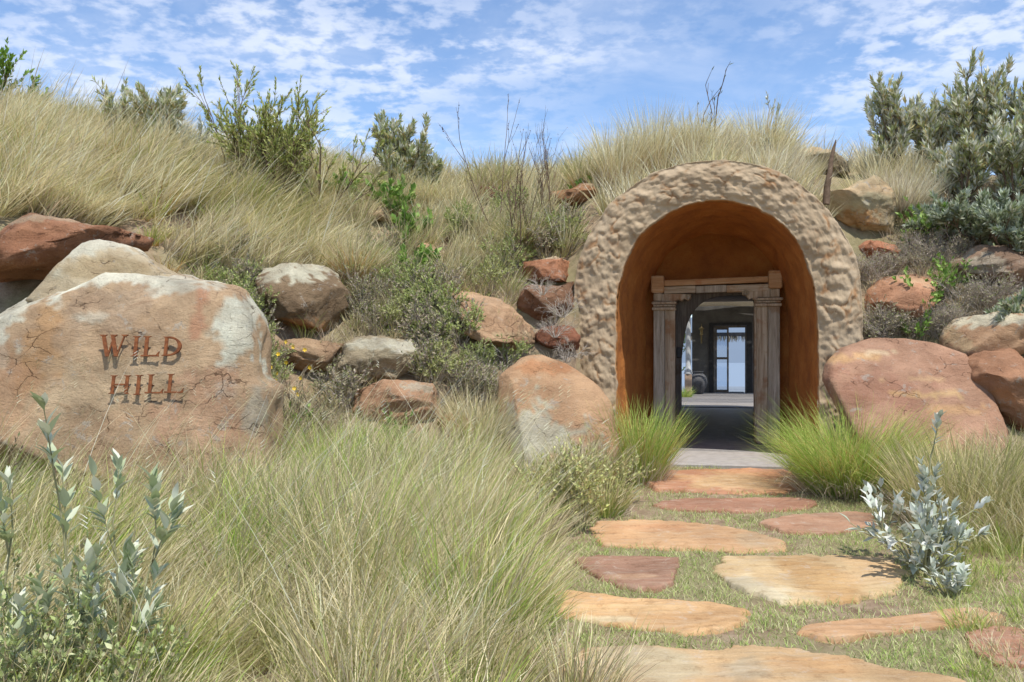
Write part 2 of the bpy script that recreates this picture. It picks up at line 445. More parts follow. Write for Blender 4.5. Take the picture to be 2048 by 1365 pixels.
def H(x, y):
    x = np.atleast_1d(np.asarray(x, float)); y = np.atleast_1d(np.asarray(y, float))
    u = 1024 + FPX * x / np.maximum(y, .5)
    base = zpath(y)
    vals = np.stack([np.where(y > 23, -.05, np.where(y < 7, base, np.interp(y, KD, p[1]))) for p in PROF])
    vals = np.maximum(vals, np.minimum(base, 0)[None])
    uc = np.clip(u, PU[0], PU[-1] - 1e-3)
    i = np.clip(np.searchsorted(PU, uc, side='right') - 1, 0, len(PU) - 2)
    t = (uc - PU[i]) / (PU[i + 1] - PU[i]); t = t * t * (3 - 2 * t)
    k = np.arange(len(x))
    z = vals[i, k] * (1 - t) + vals[i + 1, k] * t
    P = np.stack([x, y, np.zeros_like(x)], 1)
    amp = smooth(8, 10, y)
    z = z + pnoise(P * .9, 3) * .16 * amp * smooth(23, 20, y) + pnoise(P * 2.7, 5) * (.05 * amp * smooth(23, 20, y) + .012)
    lx, lt = loc_t(x, y)
    tun = np.abs(lx) < 1.60
    front = tun & (lt < .32)
    z = np.where(front, np.minimum(z, zpath(y) + .01), z)
    cov = tun & (lt >= .32) & (lt < 11.4)
    dome = 1.60 + np.sqrt(np.clip(1.74 ** 2 - lx ** 2, 0, 9)) - .06 * np.abs(lx)
    z = np.where(cov, np.maximum(z, dome), z)
    z = np.where((lt >= 11.4), np.minimum(z, -.05), z)
    return z
def hit(px, py, dmin=3.2, dmax=22):
    """the ground point seen at a pixel"""
    d = np.linspace(dmin, dmax, 800)
    x = (px - 1024) / FPX * d; z = EYE - (py - HOR) / FPX * d
    g = H(x, d)
    k = np.nonzero(z <= g)[0]
    i = k[0] if len(k) else len(d) - 1
    return np.array([x[i], d[i], g[i]])
def P3(px, py, d): return np.array([(px - 1024) / FPX * d, d, EYE - (py - HOR) / FPX * d])

us = np.arange(-1400, 3500, 14.0)
ds = np.concatenate([np.arange(.6, 3, .2), np.arange(3, 16, .085), np.arange(16, 24.5, .25)])
U, D = np.meshgrid(us, ds)
X = (U - 1024) / FPX * D
Z = H(X.ravel(), D.ravel()).reshape(X.shape)
V = np.stack([X, D, Z], -1).reshape(-1, 3)
nu = len(us); ii, jj = np.meshgrid(np.arange(len(ds) - 1), np.arange(nu - 1), indexing='ij')
q = (ii * nu + jj).ravel(); F = np.stack([q, q + 1, q + nu + 1, q + nu], 1)
FC = V[F].mean(1); ZR = np.ptp(V[F][:, :, 2], axis=1)
lx, lt = loc_t(FC[:, 0], FC[:, 1])
ok = ~((np.abs(lx) < 1.5) & (ZR > .9)) & ~((lt > 10.5) & (ZR > 1.2)) & ~((lt > -.8) & (lt < .3) & (np.abs(lx) < 1.2))
ok &= ~((lt > 11.2) & (np.abs(lx) < 6))
link('ground', mesh_np('ground', V, F[ok], M_SOIL), kind='structure')
mb = MB(); mb.add([(-500, -300, -.95), (500, -300, -.95), (500, 36, -.95), (-500, 36, -.95)], [(0, 1, 2, 3)])
mb.build('plain', M_SOIL, kind='structure')
mb = MB(); mb.add([(-4000, 36, -3), (4000, 36, -3), (4000, 5500, -3), (-4000, 5500, -3)], [(0, 1, 2, 3)])
mb.build('lake', M_WATER, kind='structure')
M_FARH = mat_simple('hazed_hillside', (.13, .17, .225), (.15, .19, .245), .002, .95, 0)  # hills added to dim the horizon in the doorway; haze put into their colour
xs = np.linspace(-3500, 3500, 120); hz_ = 150 + 60 * fbm(np.stack([xs / 700, xs * 0, xs * 0 + 4], 1), 4, 5)
rows_ = [np.stack([xs, np.full(120, y_), np.full(120, -3.0) + hz_ * f_], 1) for y_, f_ in ((2400, 0), (2600, .4), (2900, .8), (3200, 1.0), (3700, .9), (4200, 0))]
V = np.concatenate(rows_); ii, jj = np.meshgrid(np.arange(5), np.arange(119), indexing='ij'); q = (ii * 120 + jj).ravel()
link('added_far_hills', mesh_np('added_far_hills', V, np.stack([q, q + 1, q + 121, q + 120], 1), M_FARH), kind='structure')

# ------------------------------------------------------------------ gateway
def PL(px, py, t):
    """where the ray through a pixel meets the facade-parallel plane t metres behind the facade: local (x, z)"""
    dirx = (px - 1024) / FPX
    k = (ORG @ FV + t) / (dirx * FV[0] + FV[1])
    x, y = dirx * k, k
    return ((x - ORG[0]) * RV[0] + (y - ORG[1]) * RV[1], EYE - (py - HOR) / FPX * k)
GATE_LOC = (ORG[0], ORG[1], 0)
GATE_RZ = -A
gate = empty('hillside_gateway', GATE_LOC, GATE_RZ, label='round-topped hillside entrance with rough mud plaster ring and orange niche', category='entrance')

outer = [(1147, 1010), (1146, 800), (1146, 620), (1150, 545), (1166, 490), (1200, 428), (1250, 380), (1303, 345), (1362, 325), (1430, 318), (1492, 322),
         (1546, 338), (1592, 360), (1640, 400), (1680, 450), (1706, 495), (1722, 550), (1727, 620), (1727, 800), (1727, 1010)]
inner = [(1236, 1010), (1233, 800), (1232, 640), (1237, 570), (1256, 508), (1286, 462), (1325, 432), (1368, 412), (1405, 403), (1438, 401), (1476, 405),
         (1515, 416), (1553, 438), (1588, 472), (1614, 520), (1629, 575), (1635, 640), (1637, 720), (1637, 800), (1636, 1010)]
def resample(poly, n):
    P = np.array(poly, float)
    for _ in range(2):   # soften corners
        Q = [P[0]]
        for a, b in zip(P[:-1], P[1:]): Q += [a * .75 + b * .25, a * .25 + b * .75]
        Q.append(P[-1]); P = np.array(Q)
    s = np.concatenate([[0], np.cumsum(np.linalg.norm(np.diff(P, axis=0), axis=1))]); s /= s[-1]
    t = np.linspace(0, 1, n)
    return np.stack([np.interp(t, s, P[:, 0]), np.interp(t, s, P[:, 1])], 1)
NA = 520
O2 = np.array([PL(a, b, 0) for a, b in resample(outer, NA)])
I2 = np.array([PL(a, b, 0) for a, b in resample(inner, NA)])
# ring cross-section: from back outer edge, round the outer lip, across the face, round the inner lip
cs = []
for k in np.linspace(0, 1, 8)[:-1]: cs.append((0.0, .55 - .505 * k))
for k in np.linspace(0, 1, 8)[:-1]: cs.append((.02 * (1 - math.cos(k * math.pi / 2)), .045 * (1 - math.sin(k * math.pi / 2))))
for k in np.linspace(0, 1, 62)[:-1]: cs.append((.02 + .95 * k, -.035 * math.sin(k * math.pi)))
for k in np.linspace(0, 1, 6): cs.append((.97 + .03 * math.sin(k * math.pi / 2), .05 * (1 - math.cos(k * math.pi / 2))))
cs.append((1.0, .085)); cs = np.array(cs)
wf = cs[:, 0][None, :, None]
PP = O2[:, None] * (1 - wf) + I2[:, None] * wf
V = np.stack([PP[..., 0], np.broadcast_to(cs[:, 1][None], PP.shape[:2]), PP[..., 1]], -1).reshape(-1, 3)
face_w = np.tile(smooth(.0, .06, cs[:, 0]) * smooth(1.01, .93, cs[:, 0]), NA)
Q = V.copy(); Q[:, 1] = 0
Q2 = Q * np.array([1, 1, 1.25])
warp = np.stack([fbm(Q * 4, 3, 31), np.zeros(len(Q)), fbm(Q * 4, 3, 37)], 1) * .13
warp[:, 2] += Q[:, 0] * .25
cell = np.full(len(Q), 9.0); cell2 = cell.copy()
rs = np.random.default_rng(5)
cx, cz = np.meshgrid(np.arange(-2.0, 2.0, .25), np.arange(-.6, 4.6, .20)); cpts = np.stack([cx.ravel(), cz.ravel()], 1) + rs.uniform(-.10, .10, (cx.size, 2))
W = (Q2 + warp)[:, [0, 2]]
for a in range(0, len(W), 4000):
    dd = np.linalg.norm(W[a:a + 4000, None] - cpts[None], axis=2); dd = np.partition(dd, 1, axis=1)
    cell[a:a + 4000] = dd[:, 0]; cell2[a:a + 4000] = dd[:, 1]
edge = np.clip(cell2 - cell, 0, .17) / .17
fine = fbm(Q * 16, 4, 9, .6); mid = fbm(Q * 4.5, 3, 12)
lump = edge ** .7 * smooth(-.55, .45, mid)
disp = .030 * (lump - .5) + .014 * mid + .009 * fine + .012 * np.minimum(0, fbm(Q * 9 + 5, 3, 19))
V[:, 1] -= disp * (.15 + .85 * face_w)
cen = np.array([0, 0, 1.6]); dirv = V - cen; dirv[:, 1] = 0; dirv /= np.linalg.norm(dirv, axis=1)[:, None] + 1e-9
V += dirv * ((1 - face_w) * (fine * .007 + mid * .012))[:, None]
# darker, redder tint in the hollows between the dabs
red = smooth(.30, .0, edge) * smooth(-.2, .5, mid) * face_w
pc = np.ones((len(V), 3)); pc = pc * (1 - red[:, None]) + np.array([.80, .58, .42]) * red[:, None]
lipc = np.tile(smooth(.975, 1.0, cs[:, 0]), NA) * smooth(-.5, .2, mid + .3)
pc = pc * (1 - lipc[:, None]) + np.array([1.05, .62, .30]) * lipc[:, None]
nc = len(cs); ii, jj = np.meshgrid(np.arange(NA - 1), np.arange(nc - 1), indexing='ij'); q = (ii * nc + jj).ravel()
F = np.stack([q, q + nc, q + nc + 1, q + 1], 1)
link('plaster_ring', mesh_np('plaster_ring', V, F, M_PLAS, pc), gate)
# niche (vault), tapering to the back wall
TB = 1.93
prof = [(k, .085 + (TB - .085) * k) for k in np.linspace(0, 1, 26)]
rows = []
for k, t in prof:
    sx = 1 - .17 * k ** 1.6; sz = 1 - .04 * k ** 2
    rr = I2.copy(); rr[:, 0] *= sx; rr[:, 1] = rr[:, 1] * sz
    rows.append(np.stack([rr[:, 0], np.full(NA, t), rr[:, 1]], 1))
V = np.stack(rows, 1)
n_ = fbm(V.reshape(-1, 3) * 3, 3, 44).reshape(V.shape[:2]); kk = np.linspace(0, 1, 26)[None]
V[..., 0] *= 1 + .02 * n_ * np.minimum(1, kk * 6); V[..., 2] += .02 * n_ * np.minimum(1, kk * 6)
nc = 26; V = V.reshape(-1, 3); ii, jj = np.meshgrid(np.arange(NA - 1), np.arange(nc - 1), indexing='ij'); q = (ii * nc + jj).ravel()
link('niche', mesh_np('niche', V, np.stack([q, q + nc, q + nc + 1, q + 1], 1), M_OCH), gate)
# back wall with the doorway cut out
bw = rows[-1][::8, [0, 2]] * 1.03
DX0, DX1, DZ = PL(1318, 800, TB)[0], PL(1548, 800, TB)[0], PL(1400, 560, TB)[1]
mb = MB()
# strips: left, right, above (the timber surround covers the joints)
def wall_cols(x0, x1, zlow):
    xs = np.linspace(x0, x1, 24); Vv = []
    top = np.interp(xs, bw[:, 0][(bw[:, 1] > 1.2)], bw[:, 1][(bw[:, 1] > 1.2)], left=1.2, right=1.2)
    for x, tz in zip(xs, top): Vv += [(x, TB - .012, zlow), (x, TB - .012, max(tz, zlow + .01))]
    Ff = [(2 * i, 2 * i + 2, 2 * i + 3, 2 * i + 1) for i in range(23)]
    mb.add(Vv, Ff)
wall_cols(bw[:, 0].min(), DX0 + .02, -.05); wall_cols(DX1 - .02, bw[:, 0].max(), -.05); wall_cols(DX0 + .02, DX1 - .02, DZ)
mb.build('back_wall', M_OCHB, gate)
# threshold slab and corridor shell
mb = MB(); mb.box(-1.16, 1.16, -.86, 0.6, -.12, .0, .012); mb.build('threshold_slab', M_SLAB, gate)
mb = MB(); mb.box(-1.15, 1.15, .602, 11.4, -.12, -.002); mb.build('corridor_floor', M_FLOOR, gate)
mb = MB()
mb.box(-1.15, -.84, TB + .62, 11.4, -.1, 2.5); mb.box(.90, 1.2, TB + .62, 11.4, -.1, 2.5); mb.box(-1.15, 1.2, TB + .62, 11.4, 2.502, 2.6)
mb.box(-1.15, DX0 - .02, TB + .002, TB + .618, -.1, 2.6); mb.box(DX1 + .02, 1.2, TB + .002, TB + .618, -.1, 2.6); mb.box(DX0 - .018, DX1 + .018, TB + .002, TB + .618, DZ + .12, 2.6)
mb.build('corridor_wall', M_CORR, gate)

# carved timber door surround standing in the niche
sur = empty('carved_door_surround', GATE_LOC, GATE_RZ, label='weathered carved timber door surround with pilasters and beam in the niche', category='door frame')
TF = TB - .16
def R(px0, px1, py0, py1, t):
    a = PL(px0, py1, t); b = PL(px1, py0, t); return a[0], b[0], a[1], b[1]
def piece(name, px0, px1, py0, py1, t0, t1, mat, bev=.008, tilt=0.0, jag=.004, **kw):
    x0, x1, z0, z1 = R(px0, px1, py0, py1, t0); z0 = max(z0, 0.0)
    m = MB(); m.box(x0, x1, t0, t1, z0, z1, bev)
    def wp(V):
        V = V.copy(); V[:, 2] += (V[:, 0] - x0) * tilt
        V[:, 0] += pnoise(V * 3 + px0, 3) * jag; return V
    return link(name, m.mesh(name, mat, False, wp), sur, **kw)
TL = .034 / 1.0
# left pilaster: two boards; inner jamb
piece('pilaster_board', 1307, 1329, 620, 900, TF, TB - .01, M_WOODG)
piece('pilaster_board', 1329.6, 1350, 620, 900, TF + .02, TB - .01, M_WOOD)
piece('pilaster_board', 1513, 1536, 612, 888, TF + .02, TB - .01, M_WOOD)
piece('pilaster_board', 1536.6, 1560, 612, 888, TF, TB - .01, M_WOODG)
piece('jamb_board', 1509, 1517, 600, 888, TF + .10, TB + .25, M_WOOD)
for (a, b, y0, y1, pr) in ((1303, 1353, 603, 609, .05), (1306, 1351, 609.3, 614, .03), (1304, 1352, 614.3, 621, .045)):
    piece('capital_moulding', a, b, y0, y1, TF - pr, TB - .01, M_WOOD, .01)
for (a, b, y0, y1, pr) in ((1511, 1566, 595, 601, .05), (1512, 1562, 601.3, 606, .03), (1511, 1564, 606.3, 613, .045)):
    piece('capital_moulding', a, b, y0, y1, TF - pr, TB - .01, M_WOOD, .01)
piece('beam_block', 1307, 1324, 586, 603, TF - .02, TB - .01, M_WOOD, .012)
piece('beam_block', 1541, 1560, 577, 595, TF - .02, TB - .01, M_WOOD, .012)
piece('beam_end', 1301.5, 1327.5, 551, 586, TF - .07, TB - .01, M_BEAM, .015)
piece('beam_end', 1537.5, 1565, 540, 577, TF - .07, TB - .01, M_BEAM, .015)
piece('lintel_beam', 1328, 1537, 557, 572.5, TF - .03, TB - .01, M_BEAM, .008, .022)
piece('lintel_board', 1328, 1391, 573, 588, TF, TB - .01, M_BEAM2, .006, .026)
piece('lintel_board', 1391.4, 1453, 571.5, 586.2, TF + .01, TB - .01, M_WOODG, .006, .022)
piece('lintel_board', 1453.4, 1537, 569.5, 585, TF, TB - .01, M_BEAM2, .006, .022)
def bracket(pts, name='corbel_bracket'):
    m = MB(); poly = [PL(a, b, TF) for a, b in pts]; m.prism(poly, TF + .005, TB + .03)
    return m.build(name, M_WOOD, sur)
bracket([(1324.5, 588.5), (1382, 588.3), (1381, 597), (1375, 601), (1368, 597), (1363, 602), (1356, 599), (1350, 603), (1324.5, 602.6)])
bracket([(1484, 578), (1540, 576.5), (1540, 594.6), (1516, 594.6), (1512, 602), (1504, 596), (1498, 599), (1492, 591), (1485, 589)])
for a, b in ((1377, 594), (1492, 586)):
    x, z = PL(a, b, TF); m = MB()
    m.tube([(x, TF - .03, z), (x, TB, z)], .035, 12); v = m.build('carved_scroll', M_WOOD, sur, True)
# arched inner frame of grey timber
arch_in = [(1359, 905), (1361, 760), (1364, 700), (1372, 650), (1386, 622), (1404, 604), (1424, 595), (1450, 591), (1490, 590), (1508, 596), (1513, 640), (1514, 905)]
arch_out = [(1330, 905), (1330, 760), (1330, 700), (1330, 620), (1338, 585), (1360, 572), (1424, 565), (1450, 564), (1500, 562), (1548, 570), (1549, 640), (1549, 905)]
ai = resample(arch_in, 60); ao = resample(arch_out, 60)
T0, T1 = TB + .05, TB + .55
a2 = np.array([PL(*p, T0) for p in ai]); o2 = np.array([PL(*p, T0) for p in ao])
V = np.concatenate([np.stack([o2[:, 0], np.full(60, T0), o2[:, 1]], 1), np.stack([a2[:, 0], np.full(60, T0), a2[:, 1]], 1),
                    np.stack([a2[:, 0], np.full(60, T0 + .12), a2[:, 1]], 1), np.stack([a2[:, 0] * 1.06, np.full(60, T1), a2[:, 1] + .03], 1)])
i = np.arange(59); F = np.concatenate([np.stack([r * 60 + i, r * 60 + i + 1, (r + 1) * 60 + i + 1, (r + 1) * 60 + i], 1) for r in range(3)])
link('inner_arch_frame', mesh_np('inner_arch_frame', V, F, M_DARKW), sur)
m = MB(); x, z = PL(1359, 706, T0 + .1); m.box(x - .03, x + .03, T0 - .03, T0 + .0, z - .07, z + .07, .006); m.build('iron_hinge', M_BLACK, sur)

# ------------------------------------------------------------------ courtyard behind the tunnel
def at_t(px, py, t):
    lx_, lz_ = PL(px, py, t); return lx_, lz_
TC0, TC1 = 11.4, 21.6
yard = empty('courtyard_paving', GATE_LOC, GATE_RZ, label='grey paving strips crossing the courtyard behind the tunnel', category='paving')
m = MB(); m.box(-4, 3.2, TC0 + .002, TC1, -.14, -.03); m.build('bedding', M_GREYW, yard)
t = TC0 + .01; k = 0; plank_me = None
m = MB(); m.box(-3.4, 3.1, 0, 1.2, -.028, .02, .01); pm = m.mesh('paving_slab', M_DECK)
while t < TC1 - .9:
    link('paving_slab', pm, yard).location = (0, t, 0); t += 1.27
house = empty('grey_house', GATE_LOC, GATE_RZ, label='dark grey plastered house wall with glazed door at the end of the view', category='building')
TH = 21.65
wl, wt = at_t(1384, 612, TH); dl = at_t(1418, 646, TH); dr = at_t(1504, 646, TH)
pl_, pt_ = at_t(1428, 653, TH)
pr_ = at_t(1492, 653, TH)[0]
m = MB(); m.box(wl, pl_ - .08, TH, TH + .4, -.1, wt); m.box(pr_ + .08, 4.5, TH, TH + .4, -.1, wt); m.box(pl_ - .08, pr_ + .08, TH, TH + .4, pt_ + .08, wt)
m.build('wall', M_GREYW, house)
m = MB(); m.box(dl[0], pl_ - .02, TH - .05, TH - .002, 0, dl[1]); m.box(pr_ + .02, dr[0], TH - .05, TH - .002, 0, dl[1]); m.box(pl_ - .02, pr_ + .02, TH - .05, TH - .002, pt_ + .02, dl[1])
m.build('door_surround', M_BLACK, house)
frm = None
m = MB(); m.box(pl_ - .02, pl_ + .03, TH + .01, TH + .12, 0, pt_ + .02); m.box(pr_ - .03, pr_ + .02, TH + .01, TH + .12, 0, pt_ + .02); m.box(pl_ + .03, pr_ - .03, TH + .01, TH + .12, pt_ - .05, pt_ + .02)
m.build('door_frame', M_BROWNF, house)
mx_ = at_t(1457.5, 700, TH)[0]; mz = at_t(1440, 717, TH)[1]
m = MB(); m.box(pl_ + .032, pl_ + .10, TH + .03, TH + .09, .02, pt_ - .052); m.box(mx_ - .06, mx_ + .0, TH + .03, TH + .09, .02, pt_ - .052)
m.box(pl_ + .10, mx_ - .06, TH + .03, TH + .09, mz - .04, mz + .04); m.box(pl_ + .10, mx_ - .06, TH + .03, TH + .09, .02, .12); m.box(pl_ + .10, mx_ - .06, TH + .03, TH + .09, pt_ - .12, pt_ - .052)
leafd = m.build('door_leaf', M_BROWNF, house)
for z0, z1 in ((.12, mz - .04), (mz + .04, pt_ - .12)):
    m = MB(); m.box(pl_ + .10, mx_ - .06, TH + .055, TH + .062, z0, z1); m.build('pane', M_GLASS, leafd)
m = MB(); m.box(pl_ - 3, 4.5, TH + .4, TH + 9, -.12, -.005); m.build('terrace', M_WHITE, house)
m = MB(); a0 = at_t(1440, 665.5, TH + 4); a1 = at_t(1440, 673, TH + 4); m.box(-4, 4.5, TH + 4, TH + 4.15, a1[1], a0[1]); m.build('eave_beam', M_BLACK, house)
m = MB(); rs = np.random.default_rng(3)
for k in range(420):
    x = rs.uniform(-2.2, 2.6); l = rs.uniform(.10, .24); y = TH + 4.05 + rs.uniform(-.06, .05)
    m.tube([(x, y, a1[1] + .01), (x + rs.uniform(-.02, .02), y, a1[1] - l)], [.012, .006], 4)
m.build('thatch_fringe', M_THATCH, house, kind='stuff')
def gl_thing(name, px, py, t, label, cat, **kw):
    x, z = PL(px, py, t); p = ORG + RV * x + FV * (t); return empty(name, (p[0], p[1], 0), GATE_RZ, label=label, category=cat, **kw), z
mat_, z_ = gl_thing('door_mat', 1470, 779, TH + 1.0, 'dark doormat on the pale terrace beyond the glazed door', 'doormat')
m = MB(); m.box(-.45, .3, -.3, .3, .0, .02, .004); m.build('coir_pile', M_BLACK, mat_)
# pergola of reeds above the courtyard
perg = empty('reed_pergola', GATE_LOC, GATE_RZ, label='pale reed and pole canopy over the courtyard, seen above the doorway', category='pergola')
zp = at_t(1440, 611, TH)[1]
rs = np.random.default_rng(8)
reed = []
for v_ in range(4):
    m = MB(); xs = np.linspace(-3.4, 3.2, 12)
    m.tube(np.stack([xs, rs.uniform(-.03, .03, 12), rs.uniform(-.02, .02, 12)], 1), .04, 6); reed.append(m.mesh('roof_pole', M_REED, True))
t = TC0 + 1.5
while t < TH - .05:
    link('roof_pole', reed[rs.integers(4)], perg).location = (0, t, zp + .02 + rs.uniform(-.02, .03)); t += .074 if t > TH - 2.4 else (.15 if rs.random() < .7 else .30)  # poles packed close near the house to keep sun stripes off its wall
for x in (-2.9, 2.7):
    m = MB(); m.box(x - .07, x + .07, TC0 + 1.2, TH - .02, zp - .20, zp - .04); m.build('side_beam', M_DARKW, perg)
    for t in (TC0 + 1.4, TH - .4):
        m = MB(); m.box(x - .06, x + .06, t, t + .12, 0, zp - .202); m.build('post', M_DARKW, perg)
# stone column, urn, wall lantern, white pole
t = TC1 - 3.2
cobj, _ = gl_thing('stone_column', 1376.5, 700, t, 'pale stone column on a tan plinth left of the far door', 'column')
z0 = at_t(1376, 745, t)[1]; z1 = at_t(1376, 612, t)[1]
m = MB(); m.box(-.11, .11, -.11, .11, 0, z0 - .06, .01); m.build('plinth', M_TAN, cobj)
m = MB(); m.lathe([(.13, z0 - .058), (.14, z0 - .02), (.11, z0 + .02), (.12, z0 + .06), (.08, z0 + .10), (.085, z0 + .5), (.075, z1 - .2), (.07, z1 - .1), (.11, z1 - .04), (.12, z1), (0, z1)], seg=18); m.build('shaft', M_COLST, cobj, True)
uo, _ = gl_thing('clay_urn', 1397, 780, t + 1.7, 'dark round clay urn standing beside the stone column', 'urn')
m = MB(); m.lathe([(0, .02), (.13, .02), (.15, .05), (.25, .25), (.29, .42), (.26, .58), (.17, .68), (.13, .70), (.14, .74), (.17, .76), (.15, .77), (.11, .70), (.1, .6)], seg=26); m.build('bowl', M_CLAY, uo, True)
lo, z_ = gl_thing('wall_lantern', 1403, 660, TH - .02, 'brass lantern hanging on the dark wall left of the glazed door', 'lantern')
m = MB(); m.lathe([(.0, z_ + .16), (.02, z_ + .1), (.07, z_ + .06), (.10, z_ + .02), (.05, z_), (.05, z_ - .12), (.07, z_ - .15), (.03, z_ - .2), (.025, z_ - .45), (0, z_ - .5)], cy=-.1, seg=10); m.build('body', M_BRASS, lo, True)
m = MB(); m.tube([(0, 0, z_ + .2), (0, -.1, z_ + .2), (0, -.1, z_ + .14)], .012, 6); m.build('bracket', M_BRASS, lo)

# ------------------------------------------------------------------ rocks
def lin(c, k=1.0, ds=.24):
    r = [((v / 255) / 12.92 if v / 255 <= .04045 else ((v / 255 + .055) / 1.055) ** 2.4) for v in c]
    g = sum(r) / 3
    return tuple(k * (v * (1 - ds) + g * ds) * m_ for v, m_ in zip(r, (1.0, 1.02, .86)))
import bmesh
_ico = {}
def ico(n):
    if n not in _ico:
        bm = bmesh.new(); bmesh.ops.create_icosphere(bm, subdivisions=n, radius=1)
        V = np.array([v.co[:] for v in bm.verts]); F = np.array([[v.index for v in f.verts] for f in bm.faces]); bm.free(); _ico[n] = (V, F)
    return _ico[n]
AUTO = [False]
def rock(name, outline, d, thick, base, label=None, blobs=(), lean=.25, power=2.6, sub=5, rough=1.0, facets=16, seed=1, parent=None, tilt_x=0.0, flat=.0, cat='rock', mat=None, strata=.5, slab=False, fix=False):
    """outline in photo pixels at distance d; grows a solid stone of real thickness round it"""
    rs = np.random.default_rng(seed)
    if AUTO[0] and not fix:
        oa = np.array(outline, float); hh = oa[:, 1].max() - oa[:, 1].min(); cxp = (oa[:, 0].max() + oa[:, 0].min()) / 2
        dh = min(hit(q_, oa[:, 1].max() - hh * .12)[1] for q_ in (cxp - 10, cxp, cxp + 10)); d = max(dh, 8.4) if dh < 16 else d
        thick = max(thick, .62 * hh / FPX * d) if not slab else thick
        oc = (oa.max(0) + oa.min(0)) / 2; outline = (oa - oc) * 1.06 + oc
    poly = np.array([P3(a, b, d)[[0, 2]] for a, b in outline])
    c = (poly.min(0) + poly.max(0)) / 2
    S, F = ico(sub); S = S.copy()
    th = np.arctan2(S[:, 2], S[:, 0])
    # radius of the outline by angle (star-shaped)
    dense = []
    for a, b in zip(poly, np.roll(poly, -1, 0)):
        for k in np.linspace(0, 1, 12, endpoint=False): dense.append(a * (1 - k) + b * k)
    dense = np.array(dense) - c
    pa = np.arctan2(dense[:, 1], dense[:, 0]); pr = np.hypot(dense[:, 0], dense[:, 1]); o = np.argsort(pa); pa, pr = pa[o], pr[o]
    Rr = np.interp(th, np.concatenate([pa - 2 * np.pi, pa, pa + 2 * np.pi]), np.tile(pr, 3))
    Rm = pr.mean()
    q = np.linspace(0, np.pi / 2, 200); sr = np.sin(q) ** (2 / power); sy = np.cos(q) ** (2 / power)
    al = np.concatenate([[0], np.cumsum(np.hypot(np.diff(sr) * Rm, np.diff(sy) * thick))]); al /= al[-1]
    alpha = np.arccos(np.clip(-S[:, 1], -1, 1)) / (np.pi / 2)
    aa = np.where(alpha > 1, 2 - alpha, alpha)
    rad = np.interp(aa, al, sr); yy = np.interp(aa, al, sy) * np.where(alpha > 1, 1, -1)
    V = np.stack([np.cos(th) * Rr * rad, yy * thick, np.sin(th) * Rr * rad], 1)
    size = max(np.ptp(poly[:, 0]), np.ptp(poly[:, 1])) / 2
    so_ = rs.uniform(0, 50, 3)
    def nrm(V):
        nd = V / (np.array([Rm, thick, Rm]) ** 2); return nd / (np.linalg.norm(nd, axis=1)[:, None] + 1e-9)
    V += nrm(V) * (fbm(V / size * 1.3 + so_, 3, seed) * .11 * size * rough * (1 - flat * smooth(.25, .75, -nrm(V)[:, 1])))[:, None]
    for k in range(facets):
        n = rs.normal(size=3); n[1] = -abs(n[1]) * .8; n /= np.linalg.norm(n)
        if flat > .3 and -n[1] > .55: continue
        s = V @ n; cmax = s.max(); cc = cmax * rs.uniform(.70, .92)
        over = np.maximum(s - cc, 0); V -= over[:, None] * n * .97
    q1 = V / size; nd = nrm(V); front = smooth(.25, .75, -nd[:, 1])
    ax = np.array([rs.normal(0, .25), rs.normal(0, .25), 1.0]); ax /= np.linalg.norm(ax)
    ph = (q1 @ ax) * rs.uniform(2.2, 3.6) + fbm(q1 * 1.7 + so_, 3, seed + 40) * .55
    led = (ph - np.floor(ph)); led = led - smooth(.86, 1.0, led) * 1.0
    msk = smooth(-.15, .35, fbm(q1 * 1.2 + so_ + 9, 2, seed + 50))
    disp = led * msk * .075 * size * (.35 + strata) + fbm(q1 * 3.2 + so_, 5, seed + 5, .62) * .035 * size + fbm(q1 * 9 + so_, 4, seed + 6, .6, True) * .016 * size
    disp *= 1 - flat * .75 * front
    V += nd * (disp * rough)[:, None]
    for ax_, col_ in ((0, 0), (2, 1)):
        lo0, hi0 = poly[:, col_].min() - c[col_], poly[:, col_].max() - c[col_]; lo1, hi1 = V[:, ax_].min(), V[:, ax_].max()
        V[:, ax_] = lo0 + (V[:, ax_] - lo1) * (hi0 - lo0) / (hi1 - lo1)
    V[:, 1] += V[:, 2] * lean + V[:, 0] * tilt_x
    # colour: the stone's own mottling and stains
    col = np.tile(np.array(lin(base)), (len(V), 1))
    Wp = V + np.array([c[0], 0, c[1]])
    for (bx, by, rx, rz, bc, st) in blobs:
        p = P3(bx, by, d); ex = (Wp[:, 0] - p[0]) / (rx / FPX * d); ez = (Wp[:, 2] - p[2]) / (rz / FPX * d)
        r = np.sqrt(ex ** 2 + ez ** 2) + fbm(Wp * 4 / max(.5, size) + bx, 6, seed + 3, .68) * .75
        k = smooth(1.04, .88, r)[:, None] * st
        col = col * (1 - k) + np.array(lin(bc)) * k
    mo = fbm(V * 3 + 9, 3, seed + 30)[:, None]
    col = np.clip(col * (1 + .22 * mo), 0, .95)
    me = mesh_np(name, V, F, mat or M_ROCK, col)
    z0 = V[:, 2].min()
    V2 = V.copy(); V2[:, 2] -= z0; me.vertices.foreach_set('co', V2.astype(np.float32).ravel()); me.update()
    o = link(name, me, parent)
    o.location = (c[0], d + thick * .38, c[1] + z0)
    if parent is None:
        o['label'] = label; o['category'] = cat
    return o
ORA, RED, CREAM, GREY, WHT, BRN, PINK = (196, 140, 100), (176, 108, 82), (205, 180, 150), (160, 150, 138), (215, 210, 204), (120, 92, 70), (188, 140, 118)
rusty = (178, 104, 60)
